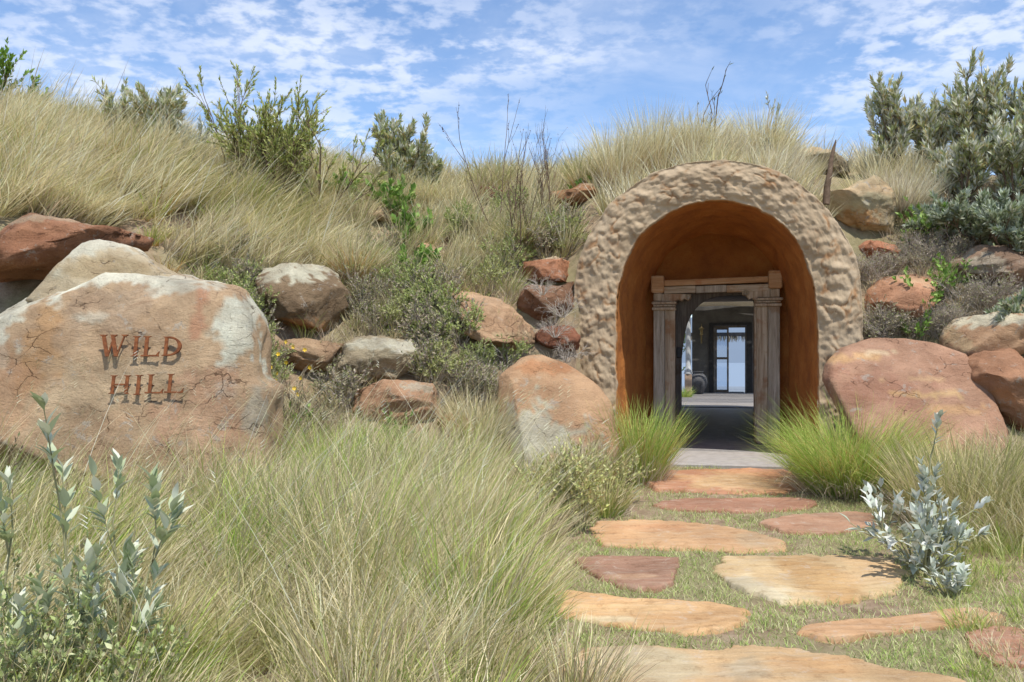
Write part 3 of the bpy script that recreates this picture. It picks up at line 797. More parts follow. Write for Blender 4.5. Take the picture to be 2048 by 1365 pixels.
# the name boulder
nb = empty('name_boulder', P3(250, 1030, 7.6), label='huge pink and white boulder bearing the rusty letters WILD HILL', category='boulder')
def child_fix(o, par):
    o.location = Vector(o.location) - par.location; return o
face_poly = [(-120, 1080), (-110, 740), (-60, 600), (-10, 550), (50, 535), (90, 525), (130, 535), (200, 536), (290, 544), (345, 558), (395, 560), (445, 578), (487, 630), (508, 685), (522, 752), (543, 768), (545, 840), (556, 900), (566, 1000), (560, 1080)]
DB = 7.6
st = rock('stone_face', face_poly, DB, .42, (190, 156, 128), blobs=[
    (60, 560, 105, 46, (228, 226, 222), 1.0), (-5, 630, 60, 100, (212, 210, 205), .95), (95, 690, 40, 100, (204, 156, 108), .75), (60, 800, 80, 80, (196, 148, 116), .6),
    (250, 552, 150, 16, (222, 218, 212), .9), (468, 680, 38, 115, (206, 206, 202), .95), (398, 640, 16, 60, (186, 118, 88), .6), (350, 572, 60, 16, (202, 200, 196), .8), (180, 635, 26, 8, WHT, .8),
    (230, 620, 90, 40, (176, 148, 130), .5), (250, 780, 130, 60, (190, 165, 140), .5), (430, 830, 70, 80, (196, 150, 125), .7), (520, 820, 18, 60, (170, 165, 160), .7)],
    lean=.30, power=5, sub=6, rough=.8, facets=8, seed=11, parent=nb, flat=.62, strata=.5)
child_fix(st, nb)
cr = rock('stone_crest', [(40, 700), (80, 570), (110, 514), (150, 480), (208, 472), (262, 492), (308, 528), (372, 566), (420, 620), (430, 700)], 8.06, .40, (206, 186, 162), blobs=[
    (190, 495, 100, 24, WHT, .9), (110, 530, 40, 20, (206, 198, 186), .8), (215, 540, 90, 22, (190, 165, 132), .8)], lean=.3, power=3.4, sub=5, seed=12, parent=nb, facets=9, flat=.3, rough=.8)
child_fix(cr, nb)

# serif letters, rusted steel, standing off the stone on pins
def letter_shapes(ch, w, h, s=.26):
    """list of polygons (x,z) for one serif capital"""
    T, t2, sf = .17 * h, .07 * h, .045 * h
    def stem(x, z0=0, z1=h, tw=T): return [(x - tw / 2, z0), (x + tw / 2, z0), (x + tw / 2, z1), (x - tw / 2, z1)]
    def serif(x, z, wd, up): return [(x - wd / 2, z), (x + wd / 2, z), (x + T * .45, z + up * sf * 1.6), (x - T * .45, z + up * sf * 1.6)]
    if ch == 'I': return [stem(w / 2), serif(w / 2, 0, .42 * h, 1), serif(w / 2, h, .42 * h, -1)]
    if ch == 'L': return [stem(.25 * w), serif(.25 * w, h, .42 * h, -1), [(0, 0), (w, 0), (w, t2), (0, t2)], [(w - .05 * h, 0), (w + .02 * h, .24 * h), (w - .01 * h, .24 * h), (w - .14 * h, t2)]]
    if ch == 'H': return [stem(.2 * w), stem(.8 * w), serif(.2 * w, 0, .4 * h, 1), serif(.2 * w, h, .4 * h, -1), serif(.8 * w, 0, .4 * h, 1), serif(.8 * w, h, .4 * h, -1), [(.2 * w, .47 * h), (.8 * w, .47 * h), (.8 * w, .54 * h), (.2 * w, .54 * h)]]
    if ch == 'W':
        def dia(x0, x1, tw): return [(x0 - tw / 2, h), (x0 + tw / 2, h), (x1 + tw / 2, 0), (x1 - tw / 2, 0)]
        return [dia(.12 * w, .34 * w, T), dia(.52 * w, .36 * w, t2 * .9), dia(.46 * w, .66 * w, T), dia(.90 * w, .68 * w, t2 * .9),
                serif(.12 * w, h, .38 * h, -1), serif(.50 * w, h, .36 * h, -1), serif(.90 * w, h, .34 * h, -1)]
    if ch == 'D':
        a = np.linspace(-np.pi / 2, np.pi / 2, 16); out_ = [(.30 * w + .70 * w * math.cos(v), h / 2 + h / 2 * math.sin(v)) for v in a]
        inn = [(.30 * w + .52 * w * math.cos(v), h / 2 + h * .43 * math.sin(v)) for v in a]
        qs = [[out_[i], out_[i + 1], inn[i + 1], inn[i]] for i in range(15)]
        return [stem(.2 * w), serif(.2 * w, 0, .4 * h, 1), serif(.2 * w, h, .4 * h, -1), [(.2 * w, 0), (.34 * w, 0), (.34 * w, t2), (.2 * w, t2)], [(.2 * w, h - t2), (.34 * w, h - t2), (.34 * w, h), (.2 * w, h)]] + qs
from mathutils.bvhtree import BVHTree
bvh = BVHTree.FromPolygons([tuple(v.co + Vector(st.location) + nb.location) for v in st.data.vertices], [tuple(p.vertices) for p in st.data.polygons])
def stone_y(px, py):
    o = Vector((0, 0, EYE)); p = Vector(P3(px, py, 10)) - o
    h_ = bvh.ray_cast(o, p.normalized()); return h_[0].y if h_[0] else DB - .4
ys_ = [stone_y(a, b) for a in (205, 280, 355) for b in (675, 720, 780)]
def letter(ch, px0, px1, py0, py1, drop=0.0):
    dd = min(stone_y(a_, b_) for a_ in (px0, (px0 + px1) / 2, px1) for b_ in (py1, (py0 + py1) / 2)) - .05
    a = P3(px0, py1, dd); b = P3(px1, py0, dd); m = MB()
    for k_, poly in enumerate(letter_shapes(ch, b[0] - a[0], b[2] - a[2])):
        cxp = sum(p[0] for p in poly) / len(poly); czp = sum(p[1] for p in poly) / len(poly)
        if sum((poly[i][0] * poly[(i + 1) % len(poly)][1] - poly[(i + 1) % len(poly)][0] * poly[i][1]) for i in range(len(poly))) < 0: poly = poly[::-1]
        m.prism(poly, -.0005 * k_, .010 + .0004 * k_)
    w_, h_ = b[0] - a[0], b[2] - a[2]
    px_pin = {'W': [(.3, .3), (.64, .3)], 'I': [(.5, .4)], 'L': [(.25, .5)], 'H': [(.2, .45), (.8, .45)], 'D': [(.2, .5)]}[ch]
    for (fx, fz) in px_pin: m.tube([(w_ * fx, .008, h_ * fz), (w_ * fx, .16, h_ * fz)], .006, 6)
    o = m.build('letter', M_RUST, nb, label='rusty capital letter ' + ch)
    o.location = Vector((a[0], dd, a[2])) - nb.location
    o.rotation_euler = (math.radians(-15), 0, 0)
letter('W', 195, 250, 668, 713); letter('I', 255, 283, 671, 713); letter('L', 281, 317, 671, 713); letter('D', 322, 361, 672, 712)
letter('H', 214, 260, 750, 788); letter('I', 260, 288, 749, 790); letter('L', 289, 325, 748, 787); letter('L', 328, 366, 747, 786)

ROCKS = [
 # outline, d, thick, base, label, blobs, opts
 ([(-60, 420), (0, 426), (90, 436), (180, 452), (262, 468), (240, 490), (150, 500), (110, 530), (40, 550), (0, 556), (-60, 560)], 8.9, .5, (168, 112, 82), 'long flat red-brown rock ledge above the name boulder', [(90, 440, 200, 12, (176, 150, 128), .7), (40, 500, 120, 30, (140, 84, 56), .4)], dict(power=3.5, lean=.3, seed=21, rough=1.0, fix=True)),
 ([(508, 560), (520, 535), (560, 525), (620, 528), (655, 540), (678, 570), (690, 610), (665, 650), (640, 672), (580, 668), (548, 650), (525, 610)], 9.55, .5, (138, 112, 88), 'big rounded brown boulder with pale grey top on the slope', [(580, 540, 90, 26, (196, 190, 178), .9), (600, 660, 60, 18, (186, 128, 76), .7)], dict(power=2.8, lean=.35, seed=22, rough=.7)),
 ([(668, 700), (676, 680), (720, 676), (790, 672), (838, 680), (850, 720), (838, 748), (780, 756), (735, 768), (700, 755), (672, 735)], 9.15, .35, (172, 154, 132), 'cracked cream and grey rock in the middle of the slope', [(815, 692, 30, 12, WHT, .8), (760, 690, 60, 14, (196, 190, 180), .7), (700, 750, 30, 10, (180, 140, 80), .7)], dict(power=3.2, lean=.25, seed=23, rough=1.1)),
 ([(550, 676), (600, 680), (668, 684), (672, 720), (640, 745), (560, 740), (540, 700)], 9.3, .3, (176, 140, 112), 'small flat tan rock below the brown boulder', [(600, 735, 60, 12, (160, 110, 60), .6)], dict(seed=24)),
 ([(700, 790), (760, 765), (840, 762), (870, 790), (866, 830), (800, 850), (720, 840)], 8.9, .3, (190, 142, 112), 'low orange-pink rock below the cracked cream rock', [(830, 775, 30, 10, (180, 170, 160), .7)], dict(seed=25)),
 ([(900, 600), (880, 575), (940, 580), (1010, 605), (1045, 640), (1066, 680), (1060, 700), (985, 690), (930, 660)], 9.8, .35, (196, 154, 124), 'sloping pale orange slab half hidden by herbs', [(1020, 672, 46, 8, (214, 184, 150), .7)], dict(power=3, lean=.8, seed=26)),
 ([(1000, 800), (1005, 760), (1050, 725), (1090, 716), (1140, 735), (1190, 770), (1222, 810), (1230, 880), (1215, 960), (1000, 960)], 9.7, .26, (196, 150, 116), 'domed orange boulder with big grey patch left of the arch', [(1065, 870, 85, 62, (188, 180, 168), 1.0), (1090, 735, 60, 12, (204, 132, 80), .6)], dict(power=4.0, lean=.7, seed=27, rough=.35, flat=.6, facets=3, strata=.1, slab=True)),
 ([(1040, 560), (1045, 515), (1100, 510), (1150, 516), (1152, 550), (1140, 562), (1100, 568), (1050, 570)], 10.6, .4, (186, 120, 86), 'orange-red block uppermost in the stack left of the arch', [(1090, 512, 60, 6, (206, 188, 168), .8)], dict(power=3.4, seed=28, rough=1.2)),
 ([(1035, 578), (1060, 572), (1120, 574), (1152, 560), (1156, 600), (1152, 640), (1110, 646), (1060, 636), (1040, 610)], 10.55, .35, (148, 104, 80), 'shaded brown block second from top in the stack left of the arch', [], dict(power=3.2, seed=29)),
 ([(1066, 668), (1090, 650), (1140, 650), (1160, 655), (1158, 700), (1110, 704), (1072, 698)], 10.45, .35, (150, 90, 66), 'dark red block at the bottom of the stack left of the arch', [], dict(power=3.6, seed=30)),
 ([(1100, 395), (1120, 378), (1150, 380), (1165, 366), (1195, 362), (1212, 380), (1205, 400), (1160, 410), (1105, 410)], 12.1, .35, (176, 122, 84), 'small brown rock on the bank just above left of the arch', [(1190, 370, 20, 9, (214, 186, 160), .8)], dict(seed=31)),
 ([(1640, 395), (1650, 382), (1700, 372), (1745, 354), (1790, 366), (1815, 385), (1805, 430), (1790, 462), (1770, 472), (1720, 462), (1690, 440), (1655, 415)], 11.3, .42, (200, 176, 144), 'large angular cream boulder beside the arch top', [(1700, 382, 90, 12, (220, 186, 150), .8), (1705, 440, 45, 16, (196, 138, 74), .8), (1730, 410, 60, 18, (186, 178, 150), .6)], dict(power=3.2, lean=.3, seed=32, facets=12)),
 ([(1718, 490), (1740, 474), (1790, 476), (1816, 490), (1812, 505), (1770, 516), (1735, 526), (1716, 518)], 11.0, .35, (190, 122, 92), 'jagged red rock under the large cream boulder', [(1735, 510, 30, 14, (182, 92, 44), .7)], dict(power=3, lean=.5, seed=33, rough=1.3)),
 ([(1740, 600), (1752, 575), (1790, 550), (1860, 546), (1885, 560), (1880, 610), (1860, 642), (1800, 645), (1745, 640)], 10.6, .35, (200, 140, 110), 'flat-faced salmon rock midway down the bank right of the arch', [(1840, 560, 40, 14, (210, 170, 140), .6)], dict(power=3.4, lean=.45, seed=34, flat=.4)),
 ([(1912, 530), (1930, 508), (1980, 490), (2048, 488), (2100, 500), (2100, 570), (1990, 572), (1930, 565)], 10.6, .4, (160, 128, 112), 'grey-pink block under the silver bushes on the bank', [(1960, 530, 30, 24, (186, 176, 168), .7)], dict(power=3, seed=35)),
 ([(1685, 760), (1700, 730), (1740, 700), (1800, 683), (1870, 680), (1930, 690), (1978, 712), (1990, 790), (1985, 880), (1950, 940), (1860, 960), (1760, 940), (1700, 860)], 9.35, .17, (188, 138, 116), 'very large smooth rose slab leaning right of the arch', [(1760, 780, 90, 40, (178, 122, 104), .6), (1850, 760, 70, 5, (214, 168, 130), .8), (1860, 790, 80, 7, (216, 172, 120), .8), (1900, 820, 60, 8, (212, 160, 110), .7), (1720, 715, 60, 8, (210, 160, 110), .8), (1800, 705, 40, 4, (222, 190, 160), .8)], dict(power=7, lean=1.0, seed=36, rough=.45, flat=.6, facets=3, strata=.1, slab=True)),
 ([(1914, 700), (1922, 655), (1936, 634), (2000, 628), (2110, 624), (2120, 690), (2048, 704), (1990, 725), (1925, 736)], 8.9, .4, (196, 150, 118), 'long pale-topped block resting above the rose slab', [(1980, 640, 80, 14, (216, 206, 190), .9), (1925, 670, 12, 34, (206, 176, 140), .7), (1960, 725, 80, 16, (176, 100, 50), .8)], dict(power=4.5, lean=-.12, seed=37, rough=.6, facets=4)),
 ([(1962, 775), (1975, 735), (2010, 706), (2060, 700), (2120, 706), (2120, 880), (2020, 868), (1972, 830)], 8.75, .45, (176, 122, 92), 'rounded red-brown boulder under the long pale-topped block', [(1990, 800, 30, 16, (196, 130, 84), .6)], dict(power=2.6, seed=38, rough=.8, slab=True)),
 ([(1575, 300), (1590, 290), (1640, 292), (1700, 305), (1722, 322), (1720, 350), (1650, 350), (1600, 345)], 13.2, .6, (186, 168, 140), 'weathered grey and cream rock on the crest behind the arch', [(1630, 295, 60, 10, (214, 184, 150), .8), (1690, 325, 34, 20, (130, 116, 98), .7)], dict(power=3, seed=39, rough=1.3, strata=1.0)),
 ([(940, 395), (965, 370), (1010, 380), (1020, 405), (960, 410)], 12.0, .3, (150, 92, 70), 'dark red rock peeping from grass near the bare twigs', [], dict(sub=4, seed=40)),
 ([(725, 412), (750, 405), (790, 415), (800, 440), (740, 445)], 11.2, .3, (206, 170, 140), 'pale flat rock above the green leafy plant', [], dict(sub=4, seed=41)),
 ([(835, 495), (850, 482), (870, 500), (880, 530), (850, 530)], 10.5, .3, (206, 158, 126), 'small pale orange rock below the green leafy plant', [], dict(sub=4, seed=42)),
 ([(1840, 395), (1850, 386), (1890, 388), (1905, 400), (1895, 410), (1845, 408)], 12.1, .3, (206, 180, 158), 'small pale stone at the foot of the silver-leaved shrubs', [], dict(sub=4, seed=43)),
 ([(870, 850), (900, 828), (950, 835), (965, 870), (900, 885)], 8.7, .25, (176, 122, 84), 'small rusty rock low among grass below the slope', [], dict(sub=4, seed=44)),
]
AUTO[0] = True
for (ol, d, th_, base, lab, blobs, kw) in ROCKS:
    nm = 'boulder' if ('boulder' in lab) else 'rock'
    rock(nm, ol, d, th_, base, lab, blobs, cat=nm, **kw)

# ------------------------------------------------------------------ stepping stones
def Gp(px, py):
    d = 3278.0 / (py - 604.6)
    for _ in range(3):
        z = float(zpath(d)); d = (EYE - z) * FPX / (py - HOR)
    return np.array([(px - 1024) / FPX * d, d, float(zpath(d))])
STONES = [
 ([(1288, 968), (1320, 948), (1400, 942), (1500, 941), (1580, 945), (1640, 952), (1645, 978), (1580, 987), (1480, 991), (1380, 988), (1310, 980)], (192, 128, 98), 'red stone with cream centre, closest to the threshold', [(1470, 968, 95, 16, (226, 202, 160), .95), (1500, 965, 150, 24, (206, 140, 86), .6)]),
 ([(1305, 1012), (1340, 1003), (1450, 1001), (1560, 1000), (1625, 1003), (1640, 1012), (1600, 1022), (1500, 1028), (1400, 1026), (1330, 1021)], (182, 124, 102), 'narrow dull red stone, second from the threshold', []),
 ([(1516, 1052), (1560, 1040), (1640, 1032), (1700, 1029), (1745, 1032), (1752, 1055), (1700, 1066), (1640, 1073), (1570, 1070)], (194, 142, 118), 'plain salmon stone beside the silver shrub', []),
 ([(1182, 1066), (1195, 1048), (1260, 1043), (1330, 1047), (1440, 1055), (1520, 1075), (1574, 1088), (1576, 1102), (1500, 1109), (1400, 1104), (1280, 1100), (1200, 1092)], (212, 160, 116), 'long pale orange stone left of the salmon one', [(1300, 1060, 70, 10, (206, 140, 96), .6), (1500, 1090, 60, 12, (200, 170, 140), .6)]),
 ([(1142, 1122), (1200, 1117), (1300, 1119), (1362, 1126), (1352, 1150), (1345, 1175), (1310, 1188), (1250, 1182), (1190, 1155)], (172, 124, 106), 'dark maroon stone with pale streaks', [(1280, 1160, 60, 5, (206, 160, 130), .6)]),
 ([(1425, 1140), (1450, 1120), (1560, 1117), (1700, 1117), (1790, 1120), (1812, 1150), (1790, 1190), (1700, 1205), (1600, 1214), (1540, 1208), (1470, 1180)], (216, 180, 136), 'largest cream and ochre stone, shaded by the silver shrub', [(1640, 1165, 60, 50, (210, 158, 96), .8), (1500, 1185, 70, 26, (216, 202, 180), .8), (1745, 1150, 60, 30, (216, 172, 128), .6)]),
 ([(1075, 1188), (1120, 1187), (1230, 1200), (1340, 1207), (1440, 1212), (1498, 1228), (1490, 1255), (1440, 1266), (1370, 1272), (1280, 1262), (1180, 1250), (1085, 1225)], (220, 168, 116), 'long bright orange stone with streaky surface', [(1250, 1225, 120, 10, (226, 180, 130), .7), (1200, 1245, 60, 8, (226, 206, 176), .7)]),
 ([(1585, 1268), (1610, 1255), (1720, 1245), (1800, 1238), (1900, 1226), (1960, 1225), (2010, 1236), (1990, 1252), (1880, 1262), (1780, 1272), (1690, 1286), (1620, 1282)], (208, 156, 114), 'narrow tapering orange stone at the right of the path', []),
 ([(1100, 1400), (1120, 1330), (1180, 1300), (1300, 1302), (1440, 1308), (1470, 1298), (1580, 1303), (1700, 1325), (1800, 1350), (1900, 1362), (1960, 1380), (1900, 1460), (1200, 1460)], (208, 166, 122), 'broad grey and orange stone nearest the camera', [(1300, 1340, 130, 40, (196, 176, 150), .8), (1490, 1350, 60, 24, (176, 162, 146), .6), (1640, 1345, 120, 20, (216, 160, 104), .7)]),
 ([(1930, 1275), (1990, 1262), (2070, 1268), (2100, 1320), (2060, 1342), (1990, 1335), (1940, 1310)], (178, 122, 98), 'half-buried reddish stone at the right edge', []),
]
stone_polys = []
for k, (ol, base, lab, blobs) in enumerate(STONES):
    poly = np.array([Gp(a, b) for a, b in ol]); c = poly.mean(0); poly2 = poly[:, :2]
    stone_polys.append(poly2)
    NAg, NR = 180, 34
    dense = []
    for a, b in zip(poly2, np.roll(poly2, -1, 0)):
        for s in np.linspace(0, 1, 14, endpoint=False): dense.append(a * (1 - s) + b * s)
    dense = np.array(dense) - c[:2]; pa = np.arctan2(dense[:, 1] , dense[:, 0]); pr = np.hypot(dense[:, 0], dense[:, 1]); o = np.argsort(pa)
    pa, pr = pa[o], pr[o]; th = np.linspace(-np.pi, np.pi, NAg, endpoint=False)
    Rr = np.interp(th, np.concatenate([pa - 2 * np.pi, pa, pa + 2 * np.pi]), np.tile(pr, 3))
    Rr = (np.roll(Rr, 1) + Rr + np.roll(Rr, -1)) / 3
    jit = fbm(np.stack([np.cos(th) * 5, np.sin(th) * 5, np.full(NAg, k * 3.)], 1), 5, 60 + k, .7); Rr = Rr * (1 + .06 * jit)
    rr = np.concatenate([np.linspace(.0, .93, NR - 7), [.955, .975, .99, 1.0, 1.01, 1.015, 1.015]])
    zt = np.concatenate([np.zeros(NR - 7), [-.001, -.004, -.010, -.02, -.035, -.06, -.10]])
    XX = np.cos(th)[None] * Rr[None] * rr[:, None]; YY = np.sin(th)[None] * Rr[None] * rr[:, None]
    wx, wy = XX + c[0], YY + c[1]
    Pw = np.stack([wx.ravel(), wy.ravel(), np.full(wx.size, k * 2.)], 1)
    zz = zpath(wy) + .024 + zt[:, None] + ((fbm(Pw * 2.2, 4, 70) * .012 + fbm(Pw * np.array([3, 11, 1]), 3, 74, .5, True) * .008).reshape(wx.shape)) * (rr < 1)[:, None]
    V = np.stack([XX, YY, zz - c[2]], -1).reshape(-1, 3)
    i_, j_ = np.meshgrid(np.arange(NR - 1), np.arange(NAg), indexing='ij'); j2 = (j_ + 1) % NAg
    F = np.stack([i_ * NAg + j_, (i_ + 1) * NAg + j_, (i_ + 1) * NAg + j2, i_ * NAg + j2], -1).reshape(-1, 4)
    col = np.tile(np.array(lin(base, .88, .26)), (len(V), 1))
    for (bx, by, rx, ry, bc, stg) in blobs:
        p = Gp(bx, by); p1 = Gp(bx + rx, by); p2 = Gp(bx, by - ry)
        r = np.sqrt(((wx.ravel() - p[0]) / (p1[0] - p[0])) ** 2 + ((wy.ravel() - p[1]) / (p2[1] - p[1])) ** 2) + fbm(Pw * 3.5 + 7, 4, 80, .6) * .5
        kk = smooth(1.25, .55, r)[:, None] * stg; col = col * (1 - kk) + np.array(lin(bc, .88, .26)) * kk
    col = np.clip(col * (1 + .2 * fbm(Pw * 1.8, 4, 90)[:, None]), 0, .95)
    o = link('stepping_stone', mesh_np('stepping_stone', V, F, M_PATH, col), label=lab, category='stepping stone', group='stepping stones of the path')
    o.location = c
def in_poly(x, y, poly, grow=1.0):
    c = poly.mean(0); P = (poly - c) * grow + c
    ins = np.zeros(len(x), bool); n = len(P); j = n - 1
    for i in range(n):
        xi, yi, xj, yj = P[i, 0], P[i, 1], P[j, 0], P[j, 1]
        cnd = ((yi > y) != (yj > y)) & (x < (xj - xi) * (y - yi) / (yj - yi + 1e-12) + xi); ins ^= cnd; j = i
    return ins

# ------------------------------------------------------------------ grass
PAL = {
 'straw': [(.66, .56, .36), (.58, .51, .32), (.74, .65, .47), (.50, .44, .26), (.44, .42, .22)],
 'pale':  [(.74, .66, .48), (.66, .58, .40), (.56, .48, .32), (.80, .74, .58), (.44, .40, .24)],
 'grey':  [(.62, .56, .46), (.52, .46, .36), (.70, .65, .55), (.44, .38, .30)],
 'olive': [(.34, .34, .14), (.42, .39, .19), (.28, .29, .11), (.56, .48, .31), (.50, .43, .26)],
 'green': [(.26, .38, .07), (.34, .46, .10), (.20, .32, .06), (.44, .50, .15), (.50, .48, .18)],
 'mixed': [(.60, .52, .34), (.44, .42, .22), (.32, .35, .15), (.70, .60, .43), (.48, .39, .30), (.62, .56, .40), (.34, .26, .18)],
 'sage':  [(.52, .55, .42), (.60, .60, .48), (.44, .48, .34), (.68, .66, .52)],
 'rusty': [(.46, .27, .10), (.52, .36, .16), (.56, .46, .24), (.40, .22, .08), (.44, .40, .16)],
 'lawn':  [(.27, .38, .10), (.36, .46, .15), (.44, .48, .21), (.56, .54, .33), (.24, .35, .08), (.50, .53, .28)],
 'dead':  [(.50, .43, .36), (.40, .33, .27), (.58, .52, .45), (.34, .27, .20)],
}
class Grass:
    def __init__(s): s.V = []; s.F4 = []; s.F3 = []; s.C = []; s.n = 0
    def blades(s, B, az, tilt, bend, Ln, wd, cb, ct, S=4, twist=.0, rng=RNG):
        n = len(B); st = (np.arange(S) + .5) / S
        th = tilt[:, None] + bend[:, None] * st[None] ** 1.3
        dh = np.sin(th) * (Ln / S)[:, None]; dz = np.cos(th) * (Ln / S)[:, None]
        h = np.concatenate([np.zeros((n, 1)), np.cumsum(dh, 1)], 1); z = np.concatenate([np.zeros((n, 1)), np.cumsum(dz, 1)], 1)
        aj = az[:, None] + twist * rng.normal(size=(n, 1)) * np.linspace(0, 1, S + 1)[None]
        P = np.stack([B[:, 0:1] + h * np.cos(aj), B[:, 1:2] + h * np.sin(aj), B[:, 2:3] + z], -1)
        sa = rng.uniform(0, np.pi, n); sv = np.stack([np.cos(sa), np.sin(sa) * .5, np.zeros(n)], 1); sv /= np.linalg.norm(sv, axis=1)[:, None]
        tt = np.linspace(0, 1, S + 1); ww = wd[:, None] * (1 - .75 * tt[None] ** 1.4) * .5
        Lf = P[:, :S] - sv[:, None] * ww[:, :S, None]; Rt = P[:, :S] + sv[:, None] * ww[:, :S, None]
        V = np.concatenate([np.stack([Lf, Rt], 2).reshape(n, 2 * S, 3), P[:, S:]], 1)
        m = 2 * S + 1; base = (np.arange(n) * m)[:, None] + s.n
        k = np.arange(S - 1)[None] * 2
        s.F4.append(np.stack([base + k, base + k + 1, base + k + 3, base + k + 2], -1).reshape(-1, 4))
        s.F3.append(np.concatenate([base + 2 * S - 2, base + 2 * S - 1, base + 2 * S], 1))
        tv = np.concatenate([np.repeat(tt[:S], 2), [1.0]])
        k_ = smooth(0, .55, tv)[None, :, None]
        s.C.append((cb[:, None] * (1 - k_) + ct[:, None] * k_).reshape(-1, 3)); s.V.append(V.reshape(-1, 3)); s.n += n * m
    def build(s, name, **props):
        V = np.concatenate(s.V); o = link(name, mesh_np(name, V, [np.concatenate(s.F4), np.concatenate(s.F3)], M_BLADE, np.clip(np.concatenate(s.C), 0, .95)), **props)
        return o
NBL = [0]
def pick(pal, n, rng): 
    P = np.array(PAL[pal]); c = P[rng.integers(0, len(P), n)]; return np.minimum(c * rng.uniform(.75, 1.35, (n, 1)) * np.array([1.15, 1.15, 1.05]), .92)
def tuft(g, c, n, ln, rad=.08, tilt=.35, bend=.7, wind=(0, 0), pal='straw', basepal='olive', wd=.005, S=4, rng=RNG, follow=False, lmin=.3):
    """one tussock: blades fan out from a small crown, with a push by the wind"""
    a = rng.uniform(0, 2 * np.pi, n); r = rad * np.sqrt(rng.uniform(0, 1, n))
    B = np.stack([c[0] + r * np.cos(a), c[1] + r * np.sin(a), np.full(n, c[2]) - .01], 1)
    if follow: B[:, 2] = H(B[:, 0], B[:, 1]) - .01
    out_t = tilt * (r / rad) ** .7 * rng.uniform(.5, 1.25, n)
    vx = np.cos(a) * np.sin(out_t) + wind[0] * rng.uniform(.5, 1.3, n); vy = np.sin(a) * np.sin(out_t) + wind[1] * rng.uniform(.5, 1.3, n)
    vx += rng.normal(0, .15, n); vy += rng.normal(0, .15, n)
    az = np.arctan2(vy, vx); ti = np.arctan(np.hypot(vx, vy))
    Ln = ln * (lmin + (1 - lmin) * rng.beta(2.2, 1.6, n))
    bd = bend * rng.uniform(.2, 1.4, n)
    g.blades(B, az, ti, bd, Ln, wd * rng.uniform(.6, 1.3, n), pick(basepal, n, rng), pick(pal, n, rng), S, .35, rng); NBL[0] += n
def scatter(g, pts, n, ln, **kw):
    for p in pts: tuft(g, p, n, ln * RNG.uniform(.75, 1.2), **kw)
def hides(u, d, py):
    bad = np.zeros(len(u), bool)
    for (ol, dd, *_r) in ROCKS:
        P = np.array(ol, float)
        for off in (5, 30, 60):
            bad |= in_poly(u, py - off * 12 / d, P, 1.0) & (d < dd + 1.2)
    return bad & (RNG.random(len(u)) < .85)
def ground_pts(n, u0, u1, d0, d1, cond=None):
    u = RNG.uniform(u0, u1, n); d = np.sqrt(RNG.uniform(d0 ** 2, d1 ** 2, n)); x = (u - 1024) / FPX * d
    z = H(x, d); lx_, lt_ = loc_t(x, d)
    k = ~((np.abs(lx_) < 1.75) & (lt_ > -.9) & (lt_ < .7))
    py = HOR + (EYE - z) / d * FPX
    if cond is not None: k &= cond(u, d, py)
    k &= ~((d > 8.4) & hides(u, d, py))
    return np.stack([x, d, z], 1)[k]

# left bank: long pale grass combed over by the wind
g = Grass()
for p in ground_pts(1150, -260, 640, 8.7, 15.4, lambda u, d, py: (py < 600 - .05 * u) & ~((u < 300) & (py > 440 + .14 * u))):
    u = 1024 + FPX * p[0] / p[1]; k = RNG.random()
    if pnoise(np.array([[p[0] * 2.2, p[1] * 2.2, 1.]]), 4)[0] > .30: continue
    pn = pnoise(np.array([[p[0] * .8, p[1] * .8, 3.]]), 2)[0]
    pal = 'olive' if pn > .22 else ('straw' if k < .4 else ('pale' if k < .8 else 'mixed'))
    tuft(g, p, 74, .85 * RNG.uniform(.5, 1.3), rad=.15, tilt=.55, bend=.5, wind=(1.05 + .35 * pn, -.22), pal=pal, basepal='olive' if k < .7 else 'dead', wd=.012, S=3)
for p in ground_pts(1500, -260, 680, 8.7, 15.2, lambda u, d, py: (py < 600 - .05 * u) & ~((u < 300) & (py > 440 + .14 * u))):
    one = np.ones(1); cc_ = pick('pale' if RNG.random() < .7 else 'grey', 1, RNG)
    g.blades(p[None], one * RNG.normal(-.15, .45), one * RNG.uniform(.35, 1.1), one * RNG.uniform(.0, .6), one * RNG.uniform(.7, 1.35), one * .012, cc_ * .9, cc_, 4)
for p in ground_pts(240, -260, 680, 8.9, 15.2, lambda u, d, py: (py < 600 - .05 * u) & ~((u < 300) & (py > 440 + .14 * u))):
    tuft(g, p, 46, .55 * RNG.uniform(.6, 1.4), rad=.08, tilt=.7, bend=.4, wind=(.25, -.1), pal=('rusty', 'green', 'grey', 'olive')[RNG.integers(4)], basepal='rusty', wd=.010, S=3)
g.build('windswept_grass', kind='stuff', label='long pale grass combed over the left bank')
# upper bank and crest between the shrubs
g = Grass()
for p in ground_pts(900, 560, 1900, 11.2, 15.6, lambda u, d, py: ~((u > 1640) & (py > 420))):
    k = RNG.random(); u = 1024 + FPX * p[0] / p[1]
    right = u > 1180
    tuft(g, p, 58, (.76 if right else .68) * RNG.uniform(.55, 1.25), rad=.09, tilt=.55, bend=.55, wind=(.14 if right else .3, -.05), pal=('pale' if k < .6 else 'straw' if k < .85 else 'grey') if right else ('straw' if k < .5 else 'mixed' if k < .8 else 'pale'), basepal='dead' if k < .4 else 'olive', wd=.011, S=3)
g.build('crest_grass', kind='stuff', label='dry bunch grass along the crest of the mound')
